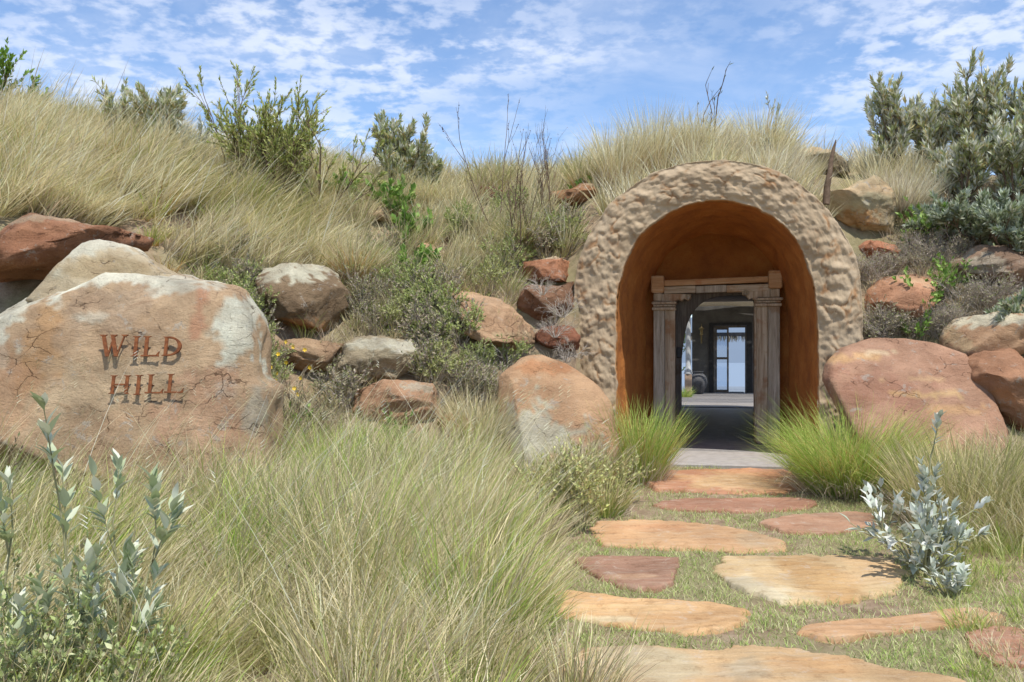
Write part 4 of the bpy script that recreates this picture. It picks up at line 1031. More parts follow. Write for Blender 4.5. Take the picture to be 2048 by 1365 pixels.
# lower slope between the rocks: sparse short growth
g = Grass()
for p in ground_pts(1500, 400, 1110, 8.3, 11.8, lambda u, d, py: (py > 400)):
    k = RNG.random()
    tuft(g, p, 30, .30 * RNG.uniform(.5, 1.6), rad=.10, tilt=.8, bend=.6, wind=(.1, -.1), pal='dead' if k < .35 else 'mixed' if k < .65 else 'olive' if k < .85 else 'green', basepal='dead', wd=.007, S=3)
for p in ground_pts(900, 1690, 2200, 8.4, 13, None):
    k = RNG.random()
    tuft(g, p, 34, .26 * RNG.uniform(.6, 1.4), rad=.10, tilt=.8, bend=.6, wind=(.0, -.1), pal='dead' if k < .6 else 'mixed' if k < .85 else 'olive', basepal='dead', wd=.005, S=3)
g.build('dry_slope_grass', kind='stuff', label='short dry growth between the rocks')
# foreground meadow, left of the path
g = Grass()
def hmax(u, d):   # keeps the grass below the face of the name boulder
    return np.where(u < 600, np.where(d > 5.2, .98, .68), np.interp(u, [600, 700, 950, 1020, 1100], [.85, 1.08, .95, .6, .35]))
for p in ground_pts(780, -260, 1120, 3.3, 8.4, lambda u, d, py: (u < 1085 - 12 * (d - 4)) & ~((u > 980) & (d > 6.5))):
    u = 1024 + FPX * p[0] / p[1]; k = RNG.random()
    pn = pnoise(np.array([[p[0] * 1.1, p[1] * 1.1, 9.]]), 2)[0]
    L_ = float(hmax(u, p[1])) * RNG.uniform(.65, 1.15)
    wnd = (.62, .05) if u < 420 else ((.34, .0) if u < 620 else (.14, .0))
    if p[1] < 4.6: L_ *= .75
    pal = 'straw' if k < .28 else 'mixed' if k < .62 else 'pale' if k < .78 else 'olive'
    if pn > -.05: pal = 'green' if k < .33 else 'olive' if k < .68 else 'mixed'
    tuft(g, p, 66, L_, rad=.085, tilt=.5, bend=.65, wind=wnd, pal=pal, basepal='dead' if k < .22 else 'olive' if k < .6 else 'green', wd=.0068, S=4)
    tuft(g, p, 16, .22, rad=.16, tilt=.8, bend=1.0, wind=(0, 0), pal='dead' if k < .5 else 'olive', basepal='dead', wd=.006, S=3)
for k in range(420):
    u = RNG.uniform(-200, 1150); d = RNG.uniform(3.8, 8.2); x = (u - 1024) / FPX * d
    if u > 1085 - 12 * (d - 4): continue
    z = float(H(x, d)[0]); a = RNG.uniform(-.6, .6) + (0 if RNG.random() < .9 else math.pi)
    cc_ = pick('pale', 1, RNG); one = np.ones(1)
    Ls = float(hmax(u, d)) * RNG.uniform(1.15, 1.6)
    g.blades(np.array([[x, d, z]]), one * a, one * RNG.uniform(.15, .6), one * RNG.uniform(.2, .9), one * Ls, one * .0042, cc_ * .9, cc_, 7)
    q_ = g.V[-1][-1]
    for _k in range(3): g.blades(q_[None] - [[0, 0, .02 * _k]], one * (a + RNG.normal(0, .3)), one * .9, one * .3, one * .05, one * .005, cc_ * .75, cc_ * .8, 2)
g.build('meadow_grass', kind='stuff', label='tall mixed green and straw grass in the foreground')
# right of the path
g = Grass()
for p in ground_pts(420, 1850, 2500, 4.2, 8.9, lambda u, d, py: (u > 1895) | (d > 6.6)):
    k = RNG.random(); near = p[1] < 6.2
    tuft(g, p, 44, (.16 if near else .42) * RNG.uniform(.6, 1.3), rad=.10, tilt=.5, bend=.8, wind=(-.12, 0), pal='mixed' if k < .4 else 'green' if k < .65 else 'olive', basepal='green', wd=.005, S=4)
g.build('verge_grass', kind='stuff', label='loose grass right of the stepping stones')
# lawn between the stones
g = Grass()
n = 95000
u = RNG.uniform(1010, 2300, n); d = RNG.uniform(3.9, 10.4, n); x = (u - 1024) / FPX * d
ins = np.zeros(n, bool)
er = fbm(np.stack([x * 9, d * 9, x * 0], 1), 2, 91) * .5 + RNG.uniform(-.5, .5, n)
for sp in stone_polys: ins |= in_poly(x, d, sp, .90) | (in_poly(x, d, sp, .975) & (er < .12))
lx_, lt_ = loc_t(x, d)
Pn = np.stack([x, d, np.zeros(n)], 1); dens = fbm(Pn * 2.2, 3, 55)
k = ~ins & ~((np.abs(lx_) < 1.2) & (lt_ > -.87)) & (RNG.uniform(0, 1, n) < .80 + .9 * dens)
x, d, dens = x[k], d[k], dens[k]; n = len(x); B = np.stack([x, d, H(x, d) - .004], 1)
gr = smooth(-.25, .35, fbm(B * 1.3, 3, 66))[:, None]
ct = pick('lawn', n, RNG) * (.75 + .25 * gr) + pick('straw', n, RNG) * .22 * (1 - gr)
g.blades(B, RNG.uniform(0, 2 * np.pi, n), RNG.uniform(.1, 1.1, n), RNG.uniform(.2, 1.2, n), RNG.uniform(.025, .075, n), RNG.uniform(.003, .006, n), ct * .85, ct, 2)
g.build('lawn_grass', kind='stuff', label='short mown grass between the stepping stones')

# tussocks one can tell apart
TUS = [
 # px, py of the root, d or None, n, len, rad, tilt, bend, wind, pal, base, label
 (1700, 985, None, 5200, 1.12, .36, .75, 1.0, (0, 0), 'green', 'green', 'large bright green tussock right of the doorway', 'rusty'),
 (1278, 968, None, 2000, 1.02, .20, .38, .55, (.05, 0), 'green', 'green', 'upright bright green tussock left of the doorway', 'rusty'),
 (1195, 975, None, 600, .70, .18, .45, .5, (-.05, 0), 'olive', 'rusty', 'thin olive tussock in front of the arch foot, left', None),
 (1930, 1055, None, 2000, .95, .38, .45, .55, (.0, 0), 'olive', 'olive', 'tall straw and green tussock behind the silver shrub', None),
 (2040, 1080, None, 900, .85, .30, .6, .8, (-.25, 0), 'straw', 'olive', 'arching straw tussock at the right edge of the verge', None),
 (705, 568, None, 1300, .80, .18, .85, .55, (0, -.1), 'mixed', 'rusty', 'rust-based fan of grass above the rounded brown boulder', 'rusty'),
 (1045, 500, None, 800, .75, .14, .9, .9, (-.25, -.35), 'olive', 'green', 'drooping green tussock hanging over the orange-red block', None),
 (1055, 500, None, 420, .62, .10, .9, 1.2, (.25, -.5), 'grey', 'grey', 'grey dead tuft spilling down beside the drooping green tussock', None),
 (985, 400, None, 700, .85, .14, .7, .6, (-.1, 0), 'olive', 'olive', 'dark olive tussock left of the bare twigs', None),
 (860, 420, None, 800, .75, .16, .95, .7, (.2, -.1), 'straw', 'straw', 'straw tussock fanning right above the leafy plant', 'olive'),
 (820, 330, None, 700, .75, .16, .7, .5, (.1, 0), 'sage', 'sage', 'blue-silver tussock in front of the round silver bush', None),
 (1170, 385, None, 700, .80, .14, .6, .5, (.1, 0), 'olive', 'rusty', 'golden olive tussock above the small brown rock', 'straw'),
 (1235, 350, 12.6, 1100, 1.15, .18, .5, .35, (.12, 0), 'pale', 'rusty', 'tall pale tussock left end of the row above the arch', None),
 (1310, 345, 12.7, 1300, 1.25, .20, .45, .35, (.10, 0), 'pale', 'rusty', 'tallest pale tussock standing above the arch crown', None),
 (1385, 340, 12.6, 800, 1.0, .16, .5, .4, (.08, 0), 'pale', 'dead', 'shorter pale tussock between the tallest one and the forked twig', None),
 (1455, 335, 12.6, 500, .60, .16, .6, .4, (.08, 0), 'grey', 'dead', 'low grey tussock right under the forked twig', None),
 (1520, 305, 13.2, 1700, 1.15, .22, .7, .4, (.0, 0), 'pale', 'olive', 'broad cream tussock behind the upper right of the arch', None),
 (1555, 345, 12.2, 900, .75, .16, .8, .5, (.1, -.1), 'grey', 'grey', 'silver-grey tussock over the right shoulder of the arch', None),
 (1800, 375, 12.0, 1600, .85, .24, .85, .5, (.0, -.05), 'grey', 'dead', 'large silvery straw tussock behind the cream boulder', 'pale'),
 (960, 900, None, 1200, .80, .20, .55, .5, (.05, 0), 'straw', 'olive', 'feathery straw tussock before the domed grey-patched boulder', 'pale'),
 (620, 1180, None, 1300, 1.05, .24, .45, .6, (.22, 0), 'mixed', 'olive', 'tall green-tinged foreground tussock right of the name boulder', None),
 (720, 1235, None, 1200, 1.0, .22, .4, .7, (.25, 0), 'straw', 'dead', 'tall straw foreground tussock bending right', None),
 (920, 1160, None, 1300, .90, .22, .45, .6, (.1, 0), 'straw', 'dead', 'pale foreground tussock above the brown gap', None),
 (560, 1130, None, 1000, .95, .20, .4, .5, (.15, 0), 'mixed', 'green', 'green-stemmed tussock at the corner of the name boulder', None),
 (1010, 1265, None, 700, .70, .18, .45, .6, (.1, 0), 'straw', 'olive', 'tussock at the left edge of the path beside the maroon stone', None),
 (1160, 1420, 4.05, 420, .50, .14, .45, .5, (.15, 0), 'mixed', 'olive', 'wispy tussock rising before the nearest stepping stone', None),
 (800, 1360, None, 900, .62, .24, .6, .9, (.1, 0), 'grey', 'dead', 'tangled grey dead tussock low in the foreground', None),
 (330, 1330, None, 900, .60, .22, .5, .8, (.35, 0), 'straw', 'rusty', 'rust-stemmed tussock right of the leafy nettle', None),
 (640, 380, None, 800, .75, .18, .4, .5, (.12, 0), 'olive', 'rusty', 'brown-stemmed tussock under the willowy shrub', None),
 (1085, 1045, None, 700, .75, .16, .5, .5, (.1, 0), 'olive', 'olive', 'olive tussock growing through the left of the small bushes', 'straw'),
 (1150, 1000, None, 700, .72, .16, .5, .5, (.05, 0), 'mixed', 'green', 'mixed green tussock behind the small yellow-green bush', None),
 (1050, 1110, None, 700, .62, .18, .55, .6, (.1, 0), 'mixed', 'olive', 'straggly tussock in front of the thin twiggy bush', None),
 (1210, 1030, None, 450, .45, .14, .6, .6, (.05, 0), 'olive', 'green', 'short olive tussock between the small bushes and the path', None),
 (1880, 985, None, 1100, .62, .24, .5, .6, (.0, 0), 'olive', 'green', 'green-straw tussock at the foot of the rose slab', 'straw'),
 (2020, 955, None, 900, .60, .22, .55, .7, (-.1, 0), 'mixed', 'green', 'loose tussock below the rounded red-brown boulder', None),
 (800, 1060, None, 1000, 1.0, .20, .4, .55, (.15, 0), 'mixed', 'olive', 'tall tussock reaching up before the low orange-pink rock', 'pale'),
 (680, 1050, None, 900, 1.05, .18, .35, .5, (.2, 0), 'green', 'green', 'green-bladed tall tussock before the flowering bush', 'pale'),
 (390, 265, None, 900, .80, .18, .55, .5, (.3, 0), 'olive', 'olive', 'olive tussock left of the willowy shrub', None),
]
for (px, py, d, n, ln, rad, tilt, bend, wind, pal, bp, lab, p2) in TUS:
    c = hit(px, py) if d is None else np.array([(px - 1024) / FPX * d, d, float(H((px - 1024) / FPX * d, d)[0])])
    g = Grass(); near = c[1] < 7
    wd = .0062 if near else (.0058 if 'bright green' in lab else .009)
    n = int(n * .72); m_ = n if p2 is None else int(n * .75)
    base_c = c.copy(); loc = c.copy(); cc = np.zeros(3)
    tuft(g, cc, m_, ln, rad, tilt, bend, wind, pal, bp, wd, 4)
    if p2: tuft(g, cc, n - m_, ln * .85, rad * .9, tilt * 1.1, bend, wind, p2, bp, wd, 4)
    tuft(g, cc, n // 5, ln * .55, rad * 1.3, tilt * 1.8, bend * 1.4, wind, 'dead', 'dead', wd, 4)
    o = g.build('grass_tussock', label=lab, category='grass tussock', group='grass tussocks'); o.location = loc
print('blades', NBL[0])

# ------------------------------------------------------------------ shrubs and leafy plants
def leaves_mesh(name, P, Dv, Nv, ln, wd, col, mat=None, curl=.25):
    n = len(P)
    Dv = Dv / (np.linalg.norm(Dv, axis=1)[:, None] + 1e-9); Sd = np.cross(Dv, Nv); Sd /= np.linalg.norm(Sd, axis=1)[:, None] + 1e-9
    Up = np.cross(Sd, Dv)
    ln = ln[:, None]; wd = wd[:, None]
    pts = [P, P + Dv * ln * .45 + Sd * wd * .5 + Up * ln * .02, P + Dv * ln * .45 - Sd * wd * .5 + Up * ln * .02, P + Dv * ln * .5 - Up * wd * .18, P + Dv * ln - Up * ln * curl * .4]
    V = np.stack(pts, 1).reshape(-1, 3); b = (np.arange(n) * 5)[:, None]
    F = np.concatenate([b + np.array([[0, 3, 1]]), b + np.array([[0, 2, 3]]), b + np.array([[1, 3, 4]]), b + np.array([[3, 2, 4]])])
    return mesh_np(name, V, F, mat or M_LEAF, np.repeat(col, 5, 0), True)
def grow(rs, p, dr, ln, r, lev, maxlev, out_, tips, kids=3, wig=.25, up=.15, ang=.6, shrink=.62, step=6):
    P = [p]; d = dr / np.linalg.norm(dr)
    for k in range(step):
        d = d + rs.normal(0, wig / step, 3) + np.array([0, 0, up / step]); d /= np.linalg.norm(d); P.append(P[-1] + d * ln / step)
    P = np.array(P); out_.append((P, np.linspace(r, r * .5, len(P)), lev))
    if lev >= maxlev: tips.append(P); return
    for k in range(kids):
        t = rs.uniform(.3, 1.0) if k else 1.0
        i = min(int(t * step), step); q = P[i]; nd = (P[min(i + 1, step)] - P[max(i - 1, 0)]); nd /= np.linalg.norm(nd)
        s = rs.normal(size=3); s -= nd * (s @ nd); s /= np.linalg.norm(s) + 1e-9
        grow(rs, q, nd + s * ang * rs.uniform(.5, 1.3), ln * shrink * rs.uniform(.7, 1.2), r * .6, lev + 1, maxlev, out_, tips, kids, wig, up, ang, shrink, step)
def shrub(name, loc, height, label, cat, n_main=5, spread=.5, levels=2, kids=3, leaf=(.05, .015), per=14, cols=((.3, .35, .2),), stem_mat=None, seed=1, r0=.012,
          leaf_out=.9, up=.2, wind=(0, 0), main_len=.55, ang=.6, shrink=.62, leaf_levels=1, wig=.3, single=False, lean=(0, 0), leafname='leaves', flowers=None, spray=0):
    rs = np.random.default_rng(seed); root = empty(name, loc, label=label, category=cat)
    segs = []; tips = []
    for k in range(n_main):
        a = 2 * math.pi * (k + rs.uniform(-.3, .3)) / n_main; sp = spread * rs.uniform(.3, 1.1)
        d = np.array([math.cos(a) * sp + lean[0], math.sin(a) * sp + lean[1], 1.0])
        grow(rs, np.array([math.cos(a) * .02, math.sin(a) * .02, -.03]), d, height * main_len * rs.uniform(.75, 1.1), r0, 0, levels, segs, tips, kids, wig, up, ang, shrink)
    m = MB()
    for P, R_, lev in segs: m.tube(P, R_, 5 if lev == 0 else 3)
    m.build('stems', stem_mat or M_TWIG, root, True)
    lp, ld, lnn = [], [], []
    for P, R_, lev in segs:
        if lev < levels - leaf_levels + 1: continue
        n = max(1, int(per * rs.uniform(.7, 1.3)))
        for k in range(n):
            t = rs.uniform(.12, 1.0) ** .8; f = t * (len(P) - 1); i = min(int(f), len(P) - 2); q = P[i] + (P[i + 1] - P[i]) * (f - i)
            ax = P[i + 1] - P[i]; ax /= np.linalg.norm(ax)
            s = rs.normal(size=3); s -= ax * (s @ ax); s /= np.linalg.norm(s) + 1e-9
            lo_ = leaf_out * (1.2 - .9 * t)
            dd = ax + s * lo_; lp.append(q); ld.append(dd); lnn.append(np.cross(np.cross(ax, s), dd) * -1 + rs.normal(0, .2, 3))
    if lp:
        lp, ld, lnn = np.array(lp), np.array(ld), np.array(lnn)
        n = len(lp); C = np.array(cols)[rs.integers(0, len(cols), n)] * rs.uniform(.75, 1.15, (n, 1))
        ln_ = leaf[0] * rs.uniform(.6, 1.25, n); wd_ = leaf[1] * rs.uniform(.7, 1.2, n)
        if not single:
            o = link('foliage', leaves_mesh('foliage', lp, ld, lnn, ln_, wd_, C), root, kind='stuff')
        else:
            protos = []
            for v_ in range(5):
                c = np.array(cols[v_ % len(cols)]); tt = np.linspace(0, 1, 6); hw = np.array([.12, .75, 1.0, .85, .45, .02]) * .5 * leaf[1] / leaf[0]
                V = []; zc_ = -.12 * tt ** 2 * (1 + v_ * .3)
                for t_, h_, z0 in zip(tt, hw, zc_): V += [(t_, -h_, z0 + h_ * .35), (t_, 0, z0), (t_, h_, z0 + h_ * .35)]
                F = []
                for i in range(5):
                    b = i * 3; F += [(b, b + 1, b + 4, b + 3), (b + 1, b + 2, b + 5, b + 4)]
                protos.append(mesh_np('leaf', np.array(V) * leaf[0], np.array(F), M_LEAF, np.tile(c, (18, 1))))
            k_idx = np.arange(n) if n <= 300 else rs.permutation(n)[:300]
            for i in k_idx:
                o = link('leaf', protos[rs.integers(5)], root)
                q = Vector(ld[i]).to_track_quat('X', 'Z'); o.rotation_mode = 'QUATERNION'; o.rotation_quaternion = q; o.location = lp[i]
                s = rs.uniform(.65, 1.25); o.scale = (s, s, s)
            if n > 300:
                r_ = np.setdiff1d(np.arange(n), k_idx); link('foliage', leaves_mesh('foliage', lp[r_], ld[r_], lnn[r_], ln_[r_], wd_[r_], C[r_]), root, kind='stuff')
    return root
def on(px, py=None, d=None):
    if d is None: return tuple(hit(px, py))
    x = (px - 1024) / FPX * d; return (x, d, float(H(x, d)[0]))
SILV = ((.56, .60, .52), (.64, .67, .60), (.44, .49, .38), (.72, .74, .68), (.50, .55, .45))
SILVD = ((.46, .52, .33), (.58, .62, .46), (.38, .45, .24), (.68, .70, .56), (.50, .55, .36))
SILVG = ((.56, .60, .38), (.44, .49, .24), (.76, .76, .62), (.38, .42, .18), (.84, .84, .74), (.56, .48, .24))
shrub('silver_shrub', on(1848, 1150), .62, 'silver-leaved young shrub beside the stepping stones', 'shrub', 10, 1.25, 1, 5, (.085, .038), 10, SILV, M_STEMG, 101, .010, .95, .35, main_len=.68, ang=.95, single=True)
shrub('silver_shrub', on(1852, 1140), .90, 'upright silver shoot rising above the silver-leaved shrub', 'shrub', 1, .05, 1, 6, (.080, .034), 16, SILV, M_STEMG, 102, .010, .9, .4, main_len=.85, ang=.35, single=True, shrink=.35)
shrub('silver_shrub', on(1905, 1195), .26, 'small silver-leaved seedling at the foot of the silver shrub', 'shrub', 5, .8, 1, 3, (.070, .030), 10, SILV, M_STEMG, 103, .008, .9, .3, main_len=.55, ang=.7, single=True)
shrub('silver_sage', on(215, 1420, 4.1), 1.32, 'upright grey-green sage among grass at the lower left', 'shrub', 3, .25, 1, 6, (.095, .036), 17, SILVD, M_STEMG, 104, .008, .9, .3, main_len=.7, ang=.5, single=True, shrink=.4)
shrub('silver_sage', on(60, 1420, 4.0), .85, 'shorter silver sage left of the upright one', 'shrub', 4, .6, 1, 4, (.095, .036), 13, SILVD, M_STEMG, 105, .008, .9, .3, main_len=.6, ang=.5, single=True, shrink=.45)
shrub('silver_sage', on(-40, 1300, 4.3), 1.35, 'silver sage reaching in from the left edge', 'shrub', 2, .3, 1, 4, (.095, .034), 12, SILVD, M_STEMG, 106, .008, .9, .3, main_len=.7, ang=.5, single=True, shrink=.45)
NET = ((.42, .50, .20), (.50, .56, .26), (.34, .40, .15), (.46, .40, .24), (.58, .60, .34))
for i, (px, d, h, lab) in enumerate([(120, 3.9, .60, 'bushy green nettle-like herb in the lower left corner'), (260, 3.85, .5, 'green herb right of the upright sage'), (20, 3.75, .66, 'tall green herb against the left edge'), (160, 3.6, .34, 'low green herb at the bottom edge'), (70, 4.5, .62, 'green herb thicket behind the shorter silver sage'), (200, 4.6, .5, 'green herb behind the upright sage')]):
    shrub('leafy_herb', on(px, None, d), h, lab, 'herb', 8, .6, 2, 3, (.036, .020), 9, NET, M_STEMG, 110 + i, .005, 1.0, .3, main_len=.6, ang=.5, shrink=.5)
for i, (px, py, h, lab) in enumerate([(395, 960, .62, 'slender green sprig in front of the letters'), (160, 960, .75, 'dark seed-headed stalk left of the letters'), (40, 930, 1.0, 'tall dark stalk leaning at the left edge')]):
    shrub('herb_sprig', on(px, None, 6.3), h, lab, 'herb', 2, .15, 1, 3, (.045, .014), 7, NET[:3] if i == 0 else ((.12, .09, .06), (.18, .14, .09), (.2, .22, .1)), M_TWIG, 120 + i, .004, .9, .2, main_len=.85, ang=.4, shrink=.25, lean=((-.0 if i == 0 else -.25), 0))
# path-side shrub with pale yellow-green leaves
YG = ((.60, .62, .24), (.70, .70, .34), (.48, .50, .18), (.54, .44, .22))
for i, (px, py, h, lab) in enumerate([(1160, 1065, .62, 'small yellow-green leaved bush left of the path'), (1110, 1060, .75, 'thin twiggy yellow-green bush behind the small one'), (1215, 1010, .52, 'pale leaved bush at the foot of the green tussock')]):
    shrub('small_bush', on(px, py), h, lab, 'bush', 8, .6, 2, 4, (.036, .017), 11, YG, M_STEMG, 130 + i, .006, 1.0, .2, main_len=.55)
# willowy shrub on the crest
WG = ((.40, .47, .12), (.48, .55, .17), (.56, .58, .24), (.32, .38, .11), (.56, .50, .24))
shrub('willowy_shrub', on(545, None, 12.6), 1.62, 'feathery green willow-like shrub on the crest', 'shrub', 18, .62, 2, 6, (.065, .019), 20, WG, M_TWIG, 140, .014, .7, .1, main_len=.62, ang=.55, shrink=.5, leaf_levels=2)
shrub('willowy_shrub', on(640, None, 12.4), 1.5, 'arching spray of willow-like branches on the right of the crest shrub', 'shrub', 6, .55, 2, 4, (.065, .018), 20, WG, M_TWIG, 141, .012, .7, -.1, main_len=.7, lean=(.55, 0), ang=.5, shrink=.42)
shrub('willowy_shrub', on(480, None, 12.6), 1.65, 'left-hand wispy branches of the willow-like shrub', 'shrub', 4, .35, 2, 4, (.065, .018), 20, WG, M_TWIG, 142, .010, .7, .1, main_len=.75, lean=(-.1, 0), ang=.4, shrink=.35)
shrub('silver_bush', on(795, None, 13.2), 1.15, 'round dense silver-green bush on the crest', 'bush', 10, .30, 2, 5, (.11, .036), 26, SILVG, M_TWIG, 150, .014, .8, .5, main_len=.62, ang=.5, shrink=.45, leaf_levels=3)
shrub('silver_bush', on(852, None, 13.3), .68, 'smaller silver-green bush right of the round one', 'bush', 8, .35, 2, 4, (.10, .034), 24, SILVG, M_TWIG, 151, .012, .8, .4, main_len=.6, ang=.5, shrink=.45, leaf_levels=3)
shrub('silver_bush', on(318, None, 13.0), 1.15, 'grey-green leafy bush on the left crest', 'bush', 9, .40, 2, 4, (.11, .034), 24, SILVG, M_TWIG, 152, .014, .8, .4, main_len=.6, ang=.5, shrink=.45, leaf_levels=3)
shrub('silver_bush', on(240, None, 13.2), .95, 'lower bush left of the grey-green leafy one', 'bush', 8, .40, 2, 4, (.10, .026), 13, SILVG, M_TWIG, 153, .012, .8, .4, main_len=.6, ang=.5, shrink=.45)
shrub('silver_bush', on(388, None, 13.0), .7, 'pale sprig bush between the left crest bushes and the willowy shrub', 'bush', 5, .3, 2, 3, (.09, .026), 12, SILV, M_TWIG, 154, .010, .8, .4, main_len=.6)
shrub('green_tree_top', on(-25, None, 13.5), 1.25, 'bright green leafy branches at the upper left edge', 'shrub', 6, .35, 2, 4, (.09, .045), 11, ((.20, .34, .05), (.28, .42, .08), (.14, .26, .04)), M_TWIG, 155, .014, .9, .3, main_len=.6, ang=.5)
shrub('green_bush', on(68, None, 13.6), .7, 'low bright green bush on the left crest', 'bush', 6, .35, 2, 3, (.07, .035), 11, ((.20, .32, .06), (.28, .40, .08), (.14, .24, .04)), M_TWIG, 156, .010, .9, .3)
# right-hand silver-leaved shrubs
for i, (px, d, h, sp, nm, lab) in enumerate([
    (1790, 13.0, 1.55, .16, 9, 'tall narrow silver-leaved shrub with three spires'),
    (1858, 13.0, 1.15, .22, 7, 'shorter silver shrub between the tall ones'),
    (1950, 12.6, 1.62, .34, 13, 'tallest bushy silver and olive shrub at the upper right'),
    (2040, 12.4, 1.55, .36, 11, 'silver and olive shrub cut by the right edge'),
    (2110, 12.0, 1.5, .35, 9, 'silver shrub just outside the right edge'),
    (1925, 11.9, 1.15, .5, 9, 'mid-height olive shrub in front of the tallest silver one'),
    (2030, 11.6, 1.25, .5, 9, 'mid-height silver-green shrub at the right edge below the tall ones')]):
    shrub('silver_leaf_shrub', on(px, None, d), h, lab, 'shrub', nm, sp, 2, 5, (.115, .034), 20, SILVG + ((.60, .62, .54),), M_TWIG, 160 + i, .016, .75, .45, main_len=.62, ang=.5, shrink=.45, leaf_levels=2)
for i, (px, d, h, lab) in enumerate([
    (1960, 11.2, .85, 'dense grey-green foliage mass hanging over the bank'),
    (2030, 10.9, .95, 'grey-green bush at the right edge above the block'),
    (1895, 11.4, .62, 'silver-tipped bush right of the large cream boulder'),
    (2035, 10.0, .62, 'silver bush leaning over the grey-pink block')]):
    shrub('grey_bush', on(px, None, d), h, lab, 'bush', 10, .75, 2, 4, (.11, .034), 26, ((.44, .50, .36), (.34, .40, .24), (.62, .66, .54), (.28, .34, .17), (.52, .57, .44)), M_TWIG, 170 + i, .012, .8, .2, main_len=.6, ang=.6, shrink=.5)
GRN = ((.20, .34, .07), (.28, .44, .10), (.36, .50, .14), (.15, .27, .05))
for i, (px, py, h, lab, lf) in enumerate([
    (1850, 500, .55, 'bright green leafy bush beside the cream boulder', .06),
    (1850, 640, .50, 'green creeper growing over the salmon rock', .055),
    (1900, 600, .45, 'light green herb between the salmon rock and the block', .05),
    (1830, 690, .35, 'small green plant below the salmon rock', .05),
    (690, 420, .45, 'blue-green leafy sprig above the rust-based tussock', .07),
    (790, 450, .50, 'green leafy plant uppermost of the trio on the slope', .085),
    (820, 510, .50, 'large-leaved green plant in the middle of the slope', .09),
    (838, 560, .40, 'dark green plant lowest of the trio on the slope', .08),
    (1165, 400, .30, 'small green weed beside the little brown rock', .05),
    (580, 900, .45, 'dark green herb at the corner of the name boulder', .035),
    (790, 900, .30, 'green weed low among the foreground grass', .04)]):
    shrub('leafy_plant', on(px, py), h * 1.3, lab, 'plant', 7, .7, 1, 4, (lf * 1.2, lf * .75), 11, GRN, M_STEMG, 180 + i, .006, 1.0, .1, main_len=.6, ang=.7)
# yellow-flowered bush beside the boulder
yb = shrub('flowering_bush', on(600, None, 8.75), .85, 'grey-green bush dotted with yellow flowers right of the name boulder', 'bush', 11, .75, 2, 4, (.022, .011), 12, ((.26, .28, .14), (.34, .34, .18), (.22, .20, .12), (.40, .36, .24)), M_TWIG, 200, .007, 1.0, .1, main_len=.55)
rs = np.random.default_rng(4); m = MB()
for k in range(1):
    a = np.arange(6) * math.pi / 3; V = [(0, 0, 0)]
    for q in a: V += [(.016 * math.cos(q - .4), -.006, .016 * math.sin(q - .4)), (.022 * math.cos(q), -.010, .022 * math.sin(q)), (.016 * math.cos(q + .4), -.006, .016 * math.sin(q + .4))]
    F = []
    for i in range(6): b = 1 + 3 * i; F += [(0, b, b + 1), (0, b + 1, b + 2)]
    m.add(V, None, F)
M_YEL = mat_simple('yellow_petal', (.80, .52, .02), (.88, .64, .05), 20, .6, .1); fme = m.mesh('flower', M_YEL)
for (px, py) in [(573, 684), (587, 694), (610, 700), (557, 709), (573, 725), (556, 747), (550, 762), (588, 777), (563, 784), (597, 789), (620, 735), (540, 735), (602, 756)]:
    f = link('flower', fme, yb); p = P3(px, py, 8.28 + rs.uniform(-.1, .1)); f.location = Vector(p) - yb.location; f.rotation_euler = (rs.uniform(-.5, .5), rs.uniform(0, 3), rs.uniform(-.6, .6))
# herbs on the slope: purple-brown heathy brush
BRU = ((.36, .34, .18), (.46, .38, .28), (.38, .31, .28), (.52, .46, .32), (.32, .36, .15))
def clone(src, loc, rz, sc):
    r = src.copy(); SC.collection.objects.link(r); r.location = loc; r.rotation_euler = (0, 0, rz); r.scale = (sc, sc, sc)
    for ch in list(src.children):
        c = ch.copy(); SC.collection.objects.link(c); c.parent = r
    return r
rsb = np.random.default_rng(77)
def brush_field(protos, quads, n, dmax):
    """scatter copies over a patch of slope, clear of the rocks"""
    k = 0; tries = 0
    while k < n and tries < 4000:
        tries += 1
        x0, x1, y0, y1 = quads[rsb.integers(len(quads))]
        px, py = rsb.uniform(x0, x1), rsb.uniform(y0, y1)
        if any(in_poly(np.array([px]), np.array([py - o_]), np.array(ol, float), 1.0)[0] for (ol, *_r) in ROCKS for o_ in (0, 22)): continue
        h_ = hit(px, py)
        if h_[1] > dmax or h_[1] < 8.2: continue
        lx_, lt_ = loc_t(h_[0], h_[1])
        if abs(lx_) < 1.72: continue
        p_ = protos[k % len(protos)]; s_ = rsb.uniform(.6, 1.25)
        if k < len(protos): p_.location = tuple(h_); p_.scale = (s_, s_, s_)
        else: clone(p_, tuple(h_), rsb.uniform(0, 6.28), s_)
        k += 1
hp = []
for i in range(5):
    r_ = shrub('heath_brush', (0, 0, 0), .42, ('purple-brown twiggy heath tuft', 'leafy yellow-green heath tuft', 'olive heath tuft', 'sparse brown heath tuft', 'fresh green heath tuft')[i] + ' growing between the rocks of the left slope', 'brush', 11, .95, 2, 4, (.032, .013), 13, [BRU, ((.38, .46, .14), (.48, .54, .20), (.54, .50, .28), (.30, .38, .12)), ((.44, .48, .18), (.52, .52, .26), (.36, .38, .14)), BRU, ((.40, .48, .16), (.34, .40, .12), (.54, .56, .26))][i], M_TWIGG, 210 + i, .004, 1.0, .1, main_len=.6, ang=.7)
    r_['group'] = 'heath brush on the left slope'; hp.append(r_)
brush_field(hp, [(430, 560, 520, 800), (560, 1000, 470, 830), (700, 1090, 560, 800), (1000, 1150, 440, 720), (830, 1060, 600, 720)], 95, 13)
hp = []
